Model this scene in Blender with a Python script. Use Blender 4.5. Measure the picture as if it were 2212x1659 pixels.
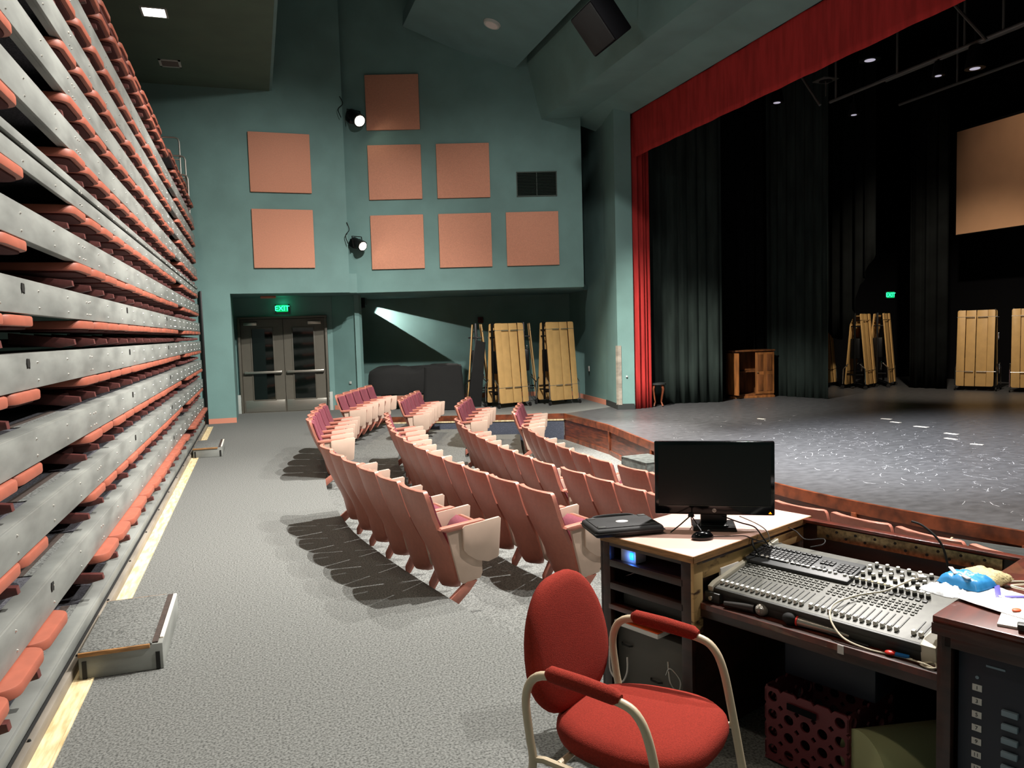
import bpy, bmesh, math, random
from mathutils import Vector, Matrix
random.seed(7)
for o in list(bpy.data.objects): bpy.data.objects.remove(o)
S = bpy.context.scene; C = S.collection
PI = math.pi
# ------------------------------------------------------------------ camera, world, exposure
f_px, cx, cy = 1661.0, 1106.0, 829.5
def _cam():
    VPx, VPy, SL = 552.0, 729.0, -0.0285
    a = Vector((VPx-cx, -(VPy-cy), -f_px)); b = Vector((VPx+1000-cx, -(VPy+1000*SL-cy), -f_px))
    Y = a.normalized(); Z = b.cross(a).normalized()
    if Z.y < 0: Z = -Z
    X = Y.cross(Z)
    M = Matrix((X, Y, Z)).to_4x4()          # rows = world axes seen by the camera
    M.translation = Vector((0, 0, 1.7))
    cd = bpy.data.cameras.new('camera'); co = bpy.data.objects.new('camera', cd); C.objects.link(co)
    cd.sensor_width = 36; cd.lens = 36*f_px/2212; cd.clip_start = 0.05; cd.clip_end = 100
    co.matrix_world = M
    S.camera = co
_cam()
w = bpy.data.worlds.new('world'); S.world = w; w.use_nodes = True
w.node_tree.nodes['Background'].inputs[0].default_value = (0.8, 0.9, 1.0, 1)
w.node_tree.nodes['Background'].inputs[1].default_value = 0.0
S.view_settings.view_transform = 'Standard'; S.view_settings.look = 'None'
S.view_settings.exposure = 0.12; S.view_settings.gamma = 1.0
S.view_settings.use_curve_mapping = False

def light(name, kind, loc, target, power, col=(1,1,1), size=0.15, angle=120, blend=1.0, shape=None):
    d = bpy.data.lights.new(name, kind); d.energy = power; d.color = col
    if kind == 'SPOT': d.spot_size = math.radians(angle); d.spot_blend = blend; d.shadow_soft_size = size
    elif kind == 'AREA': d.size = size
    else: d.shadow_soft_size = size
    o = bpy.data.objects.new(name, d); C.objects.link(o); o.location = loc
    v = Vector(target)-Vector(loc); o.rotation_euler = v.to_track_quat('-Z', 'Y').to_euler()
    return o
WARM = (1.0, 0.86, 0.68); NEUT = (1.0, 0.955, 0.90)
# house floods along the lighting slot over the front seats, then added wall fill
light('house_flood', 'SPOT', (3.9, 4.7, 7.1), (1.7, 4.9, 0), 3300, NEUT, 0.04, 92, 0.6)
light('house_flood', 'SPOT', (3.5, 8.3, 7.1), (1.9, 10.6, 0), 3900, NEUT, 0.04, 104, 0.6)
light('house_flood', 'SPOT', (5.55, 6.3, 6.9), (1.0, 6.6, 0), 1400, NEUT, 0.03, 112, 0.5)
light('house_flood', 'SPOT', (5.55, 2.6, 6.9), (.8, 2.6, 0), 1200, NEUT, 0.03, 112, 0.5)
light('wall_fill', 'SPOT', (3.0, 7.5, 7.0), (.3, 16.4, 2.0), 2300, NEUT, 0.1, 58, 1.0)  # this and the next are added spots that brighten the far walls
light('wall_fill', 'SPOT', (3.2, 7.5, 7.0), (4.9, 15.8, 1.8), 1300, NEUT, 0.1, 60, 1.0)
light('apron_flood', 'SPOT', (4.4, 12.9, 7.0), (5.25, 11.1, -.5), 9000, NEUT, 0.05, 34, 1.0)
light('bulkhead_wash', 'SPOT', (.9, 6.0, 6.3), (6.2, 10.0, 6.8), 100, (.94, .97, 1), 0.1, 110, 1.0)
# unseen overhead spots added as fill under the low ceiling by the bleachers
for yy in (8.6, 4.3, 0.0):
    light('overhead_spot', 'SPOT', (-.3, yy, 6.56), (-.2, yy, 0), 170, WARM, .15, 150, .8)
# front light on the stage apron and curtains
light('stage_front_flood', 'SPOT', (2.2, 7.8, 7.3), (8.3, 7.7, 0), 17000, (0.95, 0.97, 1.0), 0.12, 44, 1.0)
light('stage_work_light', 'SPOT', (11.5, 10.5, 6.6), (15.6, 14.4, .8), 1500, WARM, .1, 62, .9)
light('stage_front_flood', 'SPOT', (2.6, 9.5, 7.3), (9.2, 14.0, -.9), 8000, (1.0, 0.95, 0.85), 0.1, 36, 1.0)
# ------------------------------------------------------------------ helpers
def lin(c):
    return tuple(((v/12.92) if v <= .04045 else ((v+.055)/1.055)**2.4) for v in [x/255 for x in c])
def mat(name, rgb, rough=.6, metal=0, noise=0, nscale=20, col2=None, bump=0, bscale=None, spec=.5, emit=None, estr=0, kind='noise', stretch=None, detail=6, alpha=None, coat=0, thr=None):
    m = bpy.data.materials.new(name); m.use_nodes = True; nt = m.node_tree; b = nt.nodes['Principled BSDF']
    b.inputs['Base Color'].default_value = (*lin(rgb), 1); b.inputs['Roughness'].default_value = rough
    b.inputs['Metallic'].default_value = metal; b.inputs['Specular IOR Level'].default_value = spec
    if coat: b.inputs['Coat Weight'].default_value = coat
    if emit: b.inputs['Emission Color'].default_value = (*lin(emit), 1); b.inputs['Emission Strength'].default_value = estr
    if alpha is not None: b.inputs['Alpha'].default_value = alpha
    tc = nt.nodes.new('ShaderNodeTexCoord'); mp = nt.nodes.new('ShaderNodeMapping')
    nt.links.new(tc.outputs['Object'], mp.inputs[0])
    if stretch: mp.inputs['Scale'].default_value = stretch
    if noise:
        n = nt.nodes.new('ShaderNodeTexNoise'); n.inputs['Scale'].default_value = nscale; n.inputs['Detail'].default_value = detail
        nt.links.new(mp.outputs[0], n.inputs[0])
        r = nt.nodes.new('ShaderNodeValToRGB'); nt.links.new(n.outputs[0], r.inputs[0])
        c2 = col2 or tuple(max(0, v*(1-noise)) for v in rgb)
        lo, hi = thr or (.35, .65)
        r.color_ramp.elements[0].position = lo; r.color_ramp.elements[1].position = hi
        r.color_ramp.elements[0].color = (*lin(c2), 1); r.color_ramp.elements[1].color = (*lin(rgb), 1)
        nt.links.new(r.outputs[0], b.inputs['Base Color'])
    if bump:
        n2 = nt.nodes.new('ShaderNodeTexNoise'); n2.inputs['Scale'].default_value = bscale or nscale*2; n2.inputs['Detail'].default_value = 4
        nt.links.new(mp.outputs[0], n2.inputs[0])
        bp = nt.nodes.new('ShaderNodeBump'); bp.inputs['Strength'].default_value = bump; bp.inputs['Distance'].default_value = .01
        nt.links.new(n2.outputs[0], bp.inputs['Height']); nt.links.new(bp.outputs[0], b.inputs['Normal'])
    return m
M = {}
M['teal'] = mat('teal_paint', (104, 138, 134), .75, noise=.08, nscale=1.5, bump=.1, bscale=60)
M['teal_ceiling'] = mat('teal_ceiling_paint', (96, 128, 128), .85, noise=.06, nscale=2)
M['low_ceiling'] = mat('low_ceiling_paint', (78, 98, 84), .85, noise=.06, nscale=2)
M['peach'] = mat('peach_fabric', (203, 142, 116), .95, noise=.06, nscale=60, bump=.2, bscale=200)
M['peachbase'] = mat('peach_rubber', (196, 128, 104), .7)
M['carpet'] = mat('grey_carpet', (125, 127, 124), 1.0, noise=.42, nscale=95, bump=.4, bscale=200, spec=.1, detail=2.5, thr=(.30, .62))
M['bluecarpet'] = mat('blue_grey_carpet', (92, 98, 112), 1.0, noise=.2, nscale=70, bump=.4, bscale=160, spec=.1)
M['deckcarpet'] = mat('deck_carpet', (98, 98, 104), 1.0, noise=.3, nscale=80, bump=.5, bscale=160, spec=.1)
M['salmon'] = mat('salmon_plastic', (184, 118, 101), .42, noise=.05, nscale=30)
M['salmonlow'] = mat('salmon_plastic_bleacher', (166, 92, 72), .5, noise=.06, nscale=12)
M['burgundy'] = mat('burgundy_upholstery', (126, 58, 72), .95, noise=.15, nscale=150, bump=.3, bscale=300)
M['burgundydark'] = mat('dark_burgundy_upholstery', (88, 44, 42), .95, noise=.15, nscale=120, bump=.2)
M['brownarm'] = mat('dark_red_arm', (96, 48, 44), .5, noise=.2, nscale=30)
M['beige'] = mat('beige_laminate', (204, 178, 160), .5, noise=.03, nscale=10)
M['steel'] = mat('painted_steel', (150, 153, 148), .5, .15, noise=.22, nscale=2.2, stretch=(1, .8, 3), detail=8)
M['bolt'] = mat('bolt_zinc', (205, 205, 200), .35, .8)
M['darkgap'] = mat('dark_steel', (34, 34, 32), .7, .3)
M['cream'] = mat('bare_cream_floor', (232, 218, 178), .8, noise=.18, nscale=9, stretch=(4, .6, 1), col2=(196, 170, 122))
M['kick'] = mat('kick_plate', (150, 142, 130), .6, .1, noise=.2, nscale=6, stretch=(1, .3, 2))
M['brownstrip'] = mat('brown_rubber', (72, 60, 54), .8, noise=.2, nscale=40)
M['stage'] = mat('stage_black_paint', (84, 84, 86), .40, noise=.22, nscale=7, detail=12, thr=(.3,.7), stretch=(1, 1.6, 1), bump=.15, bscale=14)
M['wood'] = mat('red_brown_wood', (108, 52, 30), .4, noise=.4, nscale=4, stretch=(1, 1, 8), detail=8, coat=.2)
M['woodtrim'] = mat('worn_wood_trim', (130, 66, 38), .4, noise=.4, nscale=7, detail=8, coat=.2)
M['darkwood'] = mat('dark_varnished_wood', (62, 34, 26), .4, noise=.4, nscale=5, stretch=(1, 1, 4), detail=7, coat=.15)
M['darkwoodred'] = mat('red_stained_wood', (104, 44, 30), .3, noise=.35, nscale=4, stretch=(1, 5, 1), detail=7, coat=.4)
M['desklam'] = mat('pink_beige_laminate', (226, 182, 168), .5, noise=.03, nscale=8)
M['edgewood'] = mat('plywood_edge', (176, 128, 78), .6, noise=.25, nscale=14, stretch=(1, 1, 9))
M['bare'] = mat('bare_yellow_wood', (196, 162, 108), .7, noise=.3, nscale=9, stretch=(1, 1, 3), col2=(70, 44, 30), detail=10, thr=(.36, .46))
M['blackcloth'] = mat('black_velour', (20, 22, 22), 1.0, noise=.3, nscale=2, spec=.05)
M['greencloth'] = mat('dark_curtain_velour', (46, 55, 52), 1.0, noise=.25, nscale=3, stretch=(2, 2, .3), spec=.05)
M['redcloth'] = mat('red_velour', (168, 50, 48), .95, noise=.15, nscale=4, stretch=(3, 3, .4), spec=.1)
M['blackwall'] = mat('black_wall', (16, 16, 19), .95, spec=.1)
M['screen'] = mat('projection_screen', (206, 158, 120), .85, noise=.03, nscale=2)
M['tan'] = mat('tan_laminate', (204, 164, 104), .45, noise=.05, nscale=6)
M['chrome'] = mat('chrome', (220, 220, 220), .18, 1)
M['blackmetal'] = mat('black_metal', (18, 18, 18), .4, .3)
M['blackplastic'] = mat('black_plastic', (14, 14, 15), .35)
M['plank'] = mat('dark_planks', (58, 62, 60), .7, noise=.4, nscale=6, stretch=(6, .8, 1))
M['mixblack'] = mat('padded_black_cloth', (26, 26, 27), .75)
M['gloss'] = mat('gloss_black', (6, 6, 8), .12)
M['screenblack'] = mat('monitor_panel', (7, 10, 9), .3)
M['rubber'] = mat('black_rubber', (18, 18, 18), .8)
M['doorgrey'] = mat('door_brown_grey', (88, 84, 74), .5, noise=.04, nscale=8)
M['glassdark'] = mat('door_glass', (10, 16, 14), .05, spec=.6)
M['kickplate'] = mat('brushed_steel', (190, 186, 176), .28, .9, noise=.05, nscale=4, stretch=(1, 1, 30))
M['greensign'] = mat('sign_green', (4, 60, 36), .5, emit=(10, 235, 130), estr=.7)
M['greenletter'] = mat('sign_letter', (60, 255, 170), .5, emit=(60, 255, 175), estr=2.2)
M['signbox'] = mat('sign_housing', (60, 52, 46), .5)
M['lamp'] = mat('lamp_diffuser', (255, 255, 250), .5, emit=(255, 250, 238), estr=14)
M['lens'] = mat('lit_lens', (255, 250, 235), .3, emit=(255, 244, 214), estr=28)
M['faintlens'] = mat('faint_lens', (210, 210, 220), .3, emit=(205, 200, 220), estr=.55)
M['pipe'] = mat('grey_pipe', (96, 96, 92), .5, .4)
M['ventwhite'] = mat('vent_white', (170, 176, 170), .6)
M['ventgreen'] = mat('vent_dark_green', (30, 48, 38), .6)
M['redfabric'] = mat('brick_red_fabric', (142, 46, 35), .95, noise=.14, nscale=220, bump=.35, bscale=400, spec=.15)
M['beigetube'] = mat('beige_tube', (188, 172, 146), .38)
M['mixgrey'] = mat('mixer_panel_grey', (94, 94, 88), .5, .1, noise=.1, nscale=30)
M['mixdark'] = mat('mixer_dark', (50, 51, 49), .5)
M['mixcream'] = mat('mixer_side_cream', (205, 198, 180), .5)
M['knob'] = mat('knob_grey', (214, 212, 204), .4)
M['knobdark'] = mat('knob_base', (40, 40, 40), .5)
M['key'] = mat('key_black', (30, 31, 33), .45)
M['kbbody'] = mat('keyboard_body', (52, 54, 56), .5)
M['paper'] = mat('paper', (230, 226, 222), .8)
M['lcd'] = mat('blue_led', (20, 90, 255), .4, emit=(20, 110, 255), estr=5)
M['orangeled'] = mat('orange_led', (255, 150, 20), .4, emit=(255, 150, 10), estr=2)
M['cratered'] = mat('crate_red', (104, 42, 48), .5)
M['palegreen'] = mat('pale_green_plastic', (170, 172, 128), .5)
M['brass'] = mat('brass_hinge', (176, 156, 116), .35, .8, noise=.3, nscale=60)
M['wirewhite'] = mat('white_cable', (214, 204, 180), .5)
M['mesh'] = mat('mic_grille', (176, 172, 164), .4, .6, bump=.8, bscale=500)
M['micbody'] = mat('mic_body', (52, 50, 50), .35, .3)
M['silver'] = mat('silver', (178, 172, 164), .3, .8)
M['bagblue'] = mat('bag_blue', (60, 150, 215), .3)
M['bagyellow'] = mat('bag_crumbs', (206, 190, 140), .6, noise=.2, nscale=60, bump=.5)
M['bagclear'] = mat('bag_clear', (222, 226, 230), .2)
M['purple'] = mat('packet_purple', (78, 66, 160), .5)
M['redplastic'] = mat('red_plastic', (220, 50, 40), .4)
M['blueplastic'] = mat('blue_plastic', (30, 110, 180), .4)
M['oak'] = mat('oak_cabinet', (166, 104, 54), .5, noise=.3, nscale=5, stretch=(3, 3, .5), detail=7)
M['oakdark'] = mat('oak_cabinet_frame', (132, 80, 42), .5, noise=.3, nscale=5, stretch=(3, 3, .5), detail=7)
M['greybox'] = mat('worn_grey_paint', (104, 110, 106), .7, noise=.3, nscale=12, detail=8)
M['greycase'] = mat('grey_case', (92, 88, 82), .6)
M['orange'] = mat('orange_edge', (240, 90, 30), .5)
M['skirt'] = mat('black_baseboard', (34, 38, 38), .6)
M['scuff'] = mat('white_scuff', (215, 215, 218), .6)
M['tape'] = mat('tape_white', (236, 228, 214), .7)
M['quilt'] = mat('piano_cover', (16, 17, 16), .9, noise=.2, nscale=5, bump=.3, bscale=8)
M['label'] = mat('sticker_white', (206, 200, 196), .6)
M['bluebutton'] = mat('pale_blue_button', (120, 136, 148), .5)
M['panelblue'] = mat('rack_panel', (32, 36, 48), .5)
M['ink'] = mat('ink_black', (20, 20, 22), .7)
M['inkblue'] = mat('ink_blue', (40, 60, 150), .6)

class G:
    def __init__(s): s.b = bmesh.new()
    def _x(s, bm, mtx=None):
        if mtx is not None: bm.transform(mtx)
        me = bpy.data.meshes.new('t'); bm.to_mesh(me); bm.free(); s.b.from_mesh(me); bpy.data.meshes.remove(me); return s
    def box(s, c, d, bev=0, rot=None, seg=2):
        bm = bmesh.new(); bmesh.ops.create_cube(bm, size=1)
        bm.transform(Matrix.Diagonal((*d, 1)))
        if bev: bmesh.ops.bevel(bm, geom=bm.edges[:], offset=bev, segments=seg, affect='EDGES', profile=.5)
        m = Matrix.Translation(c)
        if rot: 
            from mathutils import Euler
            m = m @ Euler(rot).to_matrix().to_4x4()
        return s._x(bm, m)
    def prism(s, pts, z0, z1, mtx=None, bev=0):
        bm = bmesh.new(); n = len(pts)
        lo = [bm.verts.new((p[0], p[1], z0)) for p in pts]; hi = [bm.verts.new((p[0], p[1], z1)) for p in pts]
        bm.faces.new(lo[::-1]); bm.faces.new(hi)
        for i in range(n): bm.faces.new((lo[i], lo[(i+1) % n], hi[(i+1) % n], hi[i]))
        bmesh.ops.recalc_face_normals(bm, faces=bm.faces[:])
        if bev:
            ed = [e for e in bm.edges if abs(e.verts[0].co.z-e.verts[1].co.z) < 1e-6]
            bmesh.ops.bevel(bm, geom=ed, offset=bev, segments=2, affect='EDGES', profile=.5)
        return s._x(bm, mtx)
    def cyl(s, p0, p1, r0, r1=None, seg=16, cap=True):
        r1 = r0 if r1 is None else r1; p0 = Vector(p0); p1 = Vector(p1); L = (p1-p0).length
        bm = bmesh.new(); bmesh.ops.create_cone(bm, segments=seg, radius1=r0, radius2=r1, depth=L, cap_ends=cap)
        q = (p1-p0).to_track_quat('Z', 'Y').to_matrix().to_4x4()
        return s._x(bm, Matrix.Translation((p0+p1)/2) @ q)
    def sph(s, c, r, sc=(1, 1, 1), seg=16, rot=None):
        bm = bmesh.new(); bmesh.ops.create_uvsphere(bm, u_segments=seg, v_segments=seg//2, radius=r)
        m = Matrix.Translation(c)
        if rot:
            from mathutils import Euler
            m = m @ Euler(rot).to_matrix().to_4x4()
        return s._x(bm, m @ Matrix.Diagonal((*sc, 1)))
    def tube(s, pts, r, seg=8, closed=False, sub=0):
        P = [Vector(p) for p in pts]
        if sub: P = smooth_path(P, sub)
        rings = []; up = None
        for i, p in enumerate(P):
            a = P[max(i-1, 0)]; b = P[min(i+1, len(P)-1)]; t = (b-a).normalized()
            if up is None:
                up = Vector((0, 0, 1)) if abs(t.z) < .9 else Vector((1, 0, 0))
            x = t.cross(up); 
            if x.length < 1e-5: x = t.orthogonal()
            x.normalize(); up2 = x.cross(t).normalized(); up = up2
            rr = r[i] if isinstance(r, (list, tuple)) else r
            rings.append([p + x*math.cos(2*PI*k/seg)*rr + up2*math.sin(2*PI*k/seg)*rr for k in range(seg)])
        return s.loft(rings)
    def loft(s, rings, cap=True, closed=True):
        V = [[s.b.verts.new(v) for v in r] for r in rings]; n = len(V[0])
        for a, b in zip(V[:-1], V[1:]):
            for k in range(n if closed else n-1):
                s.b.faces.new((a[k], a[(k+1) % n], b[(k+1) % n], b[k]))
        if cap and closed:
            s.b.faces.new(V[0][::-1]); s.b.faces.new(V[-1])
        return s
    def grid(s, P):
        V = [[s.b.verts.new(v) for v in r] for r in P]
        for a, b in zip(V[:-1], V[1:]):
            for k in range(len(a)-1): s.b.faces.new((a[k], a[k+1], b[k+1], b[k]))
        return s
    def mesh(s, name, sharp=35, recalc=True):
        if recalc: bmesh.ops.recalc_face_normals(s.b, faces=s.b.faces[:])
        me = bpy.data.meshes.new(name); s.b.to_mesh(me); s.b.free()
        if sharp:
            me.polygons.foreach_set('use_smooth', [True]*len(me.polygons)); me.set_sharp_from_angle(angle=math.radians(sharp))
        return me
def smooth_path(P, k):
    out = []; n = len(P)
    for i in range(n-1):
        p0 = P[max(i-1, 0)]; p1 = P[i]; p2 = P[i+1]; p3 = P[min(i+2, n-1)]
        for j in range(k):
            t = j/k
            out.append(.5*((2*p1)+(-p0+p2)*t+(2*p0-5*p1+4*p2-p3)*t*t+(-p0+3*p1-3*p2+p3)*t*t*t))
    out.append(P[-1]); return out
def link(o, parent=None):
    C.objects.link(o)
    if parent: o.parent = parent
    return o
def obj(name, g, m, parent=None, loc=None, rot=None, sharp=35, recalc=True, label=None):
    me = g if isinstance(g, bpy.types.Mesh) else g.mesh(name, sharp, recalc)
    if isinstance(m, str): m = M[m]
    if not me.materials: me.materials.append(m)
    o = bpy.data.objects.new(name, me); link(o, parent)
    if loc is not None: o.location = loc
    if rot is not None: o.rotation_euler = rot
    if label: o['label'] = label
    return o
def thing(name, label, cat, loc=(0, 0, 0), rz=0, group=None):
    o = bpy.data.objects.new(name, None); o.empty_display_size = .1; C.objects.link(o)
    o.location = loc; o.rotation_euler = (0, 0, rz); o['label'] = label; o['category'] = cat
    if group: o['group'] = group
    return o
def tag(o, label, cat, group=None):
    o['label'] = label; o['category'] = cat
    if group: o['group'] = group
    return o
def struct(name, g, m, **k):
    o = obj(name, g, m, **k); o['kind'] = 'structure'; return o
def copy_tree(o, parent=None):
    c = o.copy(); C.objects.link(c)
    if parent: c.parent = parent
    for ch in list(o.children): copy_tree(ch, c)
    return c
def delete_tree(o):
    for ch in list(o.children): delete_tree(ch)
    bpy.data.objects.remove(o)
def text_mesh(txt, size, depth=.001, align='CENTER'):
    cu = bpy.data.curves.new('t', 'FONT'); cu.body = txt; cu.size = size; cu.extrude = depth; cu.align_x = align; cu.align_y = 'CENTER'
    o = bpy.data.objects.new('t', cu); C.objects.link(o)
    bpy.context.view_layer.update()
    me = bpy.data.meshes.new_from_object(o.evaluated_get(bpy.context.evaluated_depsgraph_get()))
    bpy.data.objects.remove(o); me.materials.clear(); return me
ORD = ['first', 'second', 'third', 'fourth', 'fifth', 'sixth', 'seventh', 'eighth', 'ninth', 'tenth', 'eleventh', 'twelfth', 'thirteenth', 'fourteenth', 'fifteenth', 'sixteenth', 'seventeenth', 'eighteenth', 'nineteenth', 'twentieth', 'twenty-first']
def rrect(x0, x1, y0, y1, r, n=4, corners=(1, 1, 1, 1)):
    P = []
    for (qx, qy, a0, on) in ((x1, y1, 0, corners[0]), (x0, y1, 90, corners[1]), (x0, y0, 180, corners[2]), (x1, y0, 270, corners[3])):
        if not on: P.append((qx, qy)); continue
        ccx = qx-r if qx == x1 else qx+r; ccy = qy-r if qy == y1 else qy+r
        for i in range(n+1):
            a = math.radians(a0+90*i/n); P.append((ccx+r*math.cos(a), ccy+r*math.sin(a)))
    return P

# ------------------------------------------------------------------ SETTING: floors
TZ = [0, -.13, -.26, -.39, -.52]
def curve2(pts, k=8): return [(v.x, v.y) for v in smooth_path([Vector((p[0], p[1], 0)) for p in pts], k)]
E1 = [(3.3, -3), (3.3, 1), (3.0, 2.6), (2.4, 3.72), (1.5, 3.62)] + curve2([(1.32, 3.8), (1.12, 4.6), (.84, 5.9), (.69, 7.1), (.70, 9.2), (1.03, 11.6), (1.34, 12.85), (2.22, 15.72)], 6)
E2 = [(3.45, -3), (3.45, 1), (3.15, 2.7), (2.55, 3.95)] + curve2([(2.02, 4.82), (1.83, 5.6), (1.64, 7.1), (1.62, 8.4), (1.86, 10.95), (2.35, 12.75), (3.2, 15.24)], 6)
E3 = [(3.6, -3), (3.6, 1), (3.42, 2.8), (3.25, 3.95)] + curve2([(2.95, 5.0), (2.72, 6.3), (2.62, 7.8), (2.70, 9.4), (2.92, 11.0), (3.25, 12.4), (4.12, 14.86)], 6)
E4 = [(4.8, -3), (4.55, 1.8)] + curve2([(4.28, 3.2), (4.1, 4.2), (3.78, 5.4), (3.56, 6.8), (3.54, 8.3), (3.84, 10.7), (4.2, 12.2), (4.95, 14.55)], 6)
SE = [(8.2, -3), (7.0, 1.3)] + curve2([(6.25, 3.0), (5.69, 4.42), (5.3, 5.8), (5.18, 6.95), (5.25, 8.4), (5.46, 10.0), (5.80, 12.14)], 6) + [(5.82, 14.27)]
def slab(pts, z0, z1): return G().prism(pts, z0, z1)
PL = [(2.22, 15.72), (5.82, 14.27)]           # front edge of the carpeted platform
struct('floor', slab([(-3.4, -3), *E1, (5.82, 14.27), (7.2, 14.93), (7.25, 15.31), (7.66, 18.3), (7.8, 20.2), (-3.4, 20.2)], -.8, 0), 'carpet', sharp=0)
for a, b, z in ((E1, E2, TZ[1]), (E2, E3, TZ[2]), (E3, E4, TZ[3]), (E4, SE, TZ[4])):
    struct('floor', slab([*a, *b[::-1]], -.9, z), 'carpet', sharp=0)
struct('floor', slab([*SE, (7.2, 14.93), (7.25, 15.31), (7.66, 18.3), (18.4, 18.3), (18.4, -3)], -.8, 0), 'stage', sharp=0)
# scuffs on the stage floor
def strip_wall(pts, z0, z1, th, side=-1):
    """thin upright strip following a plan path, thickness th to one side"""
    P = [Vector((p[0], p[1], 0)) for p in pts]; off = []
    for i, p in enumerate(P):
        a = P[max(i-1, 0)]; b = P[min(i+1, len(P)-1)]; t = (b-a).normalized(); n = Vector((-t.y, t.x, 0))*side
        off.append(p+n*th)
    g = G(); rings = []
    for p, q in zip(P, off):
        rings.append([(p.x, p.y, z0), (p.x, p.y, z1), (q.x, q.y, z1), (q.x, q.y, z0)])
    return g.loft(rings)
SEv = SE[::1]
def path_norm_side(): return 1
struct('wall_stage_front', strip_wall(SE, -.52, -.02, .012, 1), 'wood')
struct('trim_1', strip_wall(SE, -.115, .004, .035, 1), 'woodtrim')
struct('trim_2', strip_wall(SE, -.52, -.44, .028, 1), 'woodtrim')
for (x, y) in ((5.46, 10.0), (5.23, 8.0), (5.80, 12.13), (5.30, 5.78), (5.70, 4.38), (6.3, 2.85)):
    struct('trim_3', G().box((x-.022, y, -.275), (.04, .055, .34), .004), 'woodtrim')
tx, ty = (5.82-2.22), (14.27-15.72); L = math.hypot(tx, ty); tx /= L; ty /= L
struct('wall_platform_front', strip_wall([(2.22, 15.72), (5.80, 14.28)], -.52, -.12, .012, -1), 'bluecarpet')
struct('trim_4', strip_wall([(2.22, 15.72), (5.80, 14.28)], -.10, .004, .03, -1), 'woodtrim')
struct('trim_5', strip_wall([(2.22, 15.72), (5.80, 14.28)], -.135, -.105, .03, -1), 'cream')

# ------------------------------------------------------------------ SETTING: walls
def wall(name, p, q, z0, z1, th=.1, m='teal', side=1):
    P = Vector((p[0], p[1], 0)); Q = Vector((q[0], q[1], 0)); t = (Q-P).normalized(); n = Vector((-t.y, t.x, 0))*side*th
    pts = [(P.x, P.y), (Q.x, Q.y), (Q.x+n.x, Q.y+n.y), (P.x+n.x, P.y+n.y)]
    return struct(name, G().prism(pts, z0, z1), m, sharp=0)
ZS = 2.585
wall('wall_far', (-3.2, 16.42), (-.44, 16.42), 0, ZS, .12)
wall('wall_far_upper', (-3.2, 16.42), (1.92, 16.42), ZS, 9.6, .32)
wall('wall_door_left', (-.44, 16.54), (-.44, 18.4), 0, ZS, .1)
# door wall, with a real opening
dv = Vector((1.92, -.34)).normalized()
D0 = Vector((-.36, 18.30))
def DP(s): return (D0.x+dv.x*s, D0.y+dv.y*s)
wall('wall_door', DP(-.1), DP(0), 0, ZS, .12)
wall('wall_door', DP(1.94), DP(2.06), 0, ZS, .12)
wall('wall_door', DP(0), DP(1.94), 2.16, ZS, .12)
wall('wall_corridor', (-.6, 20.1), (2.1, 19.7), 0, ZS, .1, 'blackwall')
wall('wall_pillar', (1.66, 17.96), (2.22, 17.45), 0, ZS, .1)
wall('wall_alcove_left', (2.22, 17.45), (2.30, 19.9), 0, ZS, .1)
wall('wall_alcove_back', (2.2, 19.93), (7.9, 18.2), 0, ZS, .1)
# tall side wall beside the proscenium
wall('wall_proscenium_side', (7.7, 18.6), (7.25, 15.31), 0, 9.6, .12, side=1)
wall('wall_proscenium_side', (7.25, 15.31), (7.04, 14.31), 0, 9.6, .12, side=1)
wall('wall_proscenium_end', (7.04, 14.31), (7.36, 14.20), 0, 6.3, .14, side=1)
struct('trim_6', G().prism([(7.018, 14.36), (7.03, 14.29), (7.10, 14.265), (7.10, 14.30), (7.045, 14.32), (7.035, 14.37)], .1, 1.32), 'kick', sharp=0)
# soffit wall with the acoustic panels
b0 = Vector((2.18, 16.63)); bt = Vector((.957, -.288)).normalized(); bn = Vector((-bt.y, bt.x))
def BP(s, off=0): return (b0.x+bt.x*s-bn.x*off, b0.y+bt.y*s-bn.y*off)
wall('wall_soffit', BP(-.30), BP(4.76), ZS, 9.6, .3)
struct('ceiling', G().prism([(-3.3, 16.6), (1.9, 16.6), BP(0, -.2), BP(4.70, -.27), (7.0, 15.9), (7.42, 16.6), (7.9, 18.4), (7.9, 20.2), (-3.3, 20.4)], ZS+.001, ZS+.1), 'teal_ceiling', sharp=0)
# small step box at the foot of the lamp slot
struct('trim_7', G().box((2.0, 16.62, 2.78), (.16, .3, .40)), 'teal')
# room behind and beside the camera
wall('wall_left', (-3.2, -3), (-3.2, 16.5), -.1, 9.6, .1, 'teal', side=1)
wall('wall_rear', (-3.3, -3), (18.4, -3), -1, 9.6, .1, 'teal', side=-1)
# ceilings: low one over the bleachers, high dark one, tilted cloud, slot, bulkhead
struct('ceiling', G().box((-1.4, 6.9, 6.70), (3.8, 19.9, .2)), 'low_ceiling')
struct('ceiling', G().box((.52, 6.9, 8.1), (.06, 19.6, 2.98)), 'teal_ceiling')
struct('ceiling', G().box((3.5, 6.9, 9.55), (8.4, 19.9, .1)), 'teal_ceiling')
def ext(sec, y0, y1):
    """section in X,Z extruded along Y"""
    g = G(); m = Matrix(((1, 0, 0, 0), (0, 0, -1, 0), (0, 1, 0, 0), (0, 0, 0, 1)))
    return g.prism(sec, -y1, -y0, m)
struct('ceiling', ext([(3.16, 7.95), (5.44, 7.18), (5.46, 7.30), (3.18, 8.25)], -2.9, 16.0), 'teal_ceiling', sharp=0)
struct('ceiling', ext([(5.68, 7.27), (5.95, 6.12), (6.76, 6.16), (7.40, 5.98), (7.5, 6.4), (7.0, 6.9), (5.9, 8.9)], -2.9, 15.75), 'teal', sharp=0)
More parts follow.
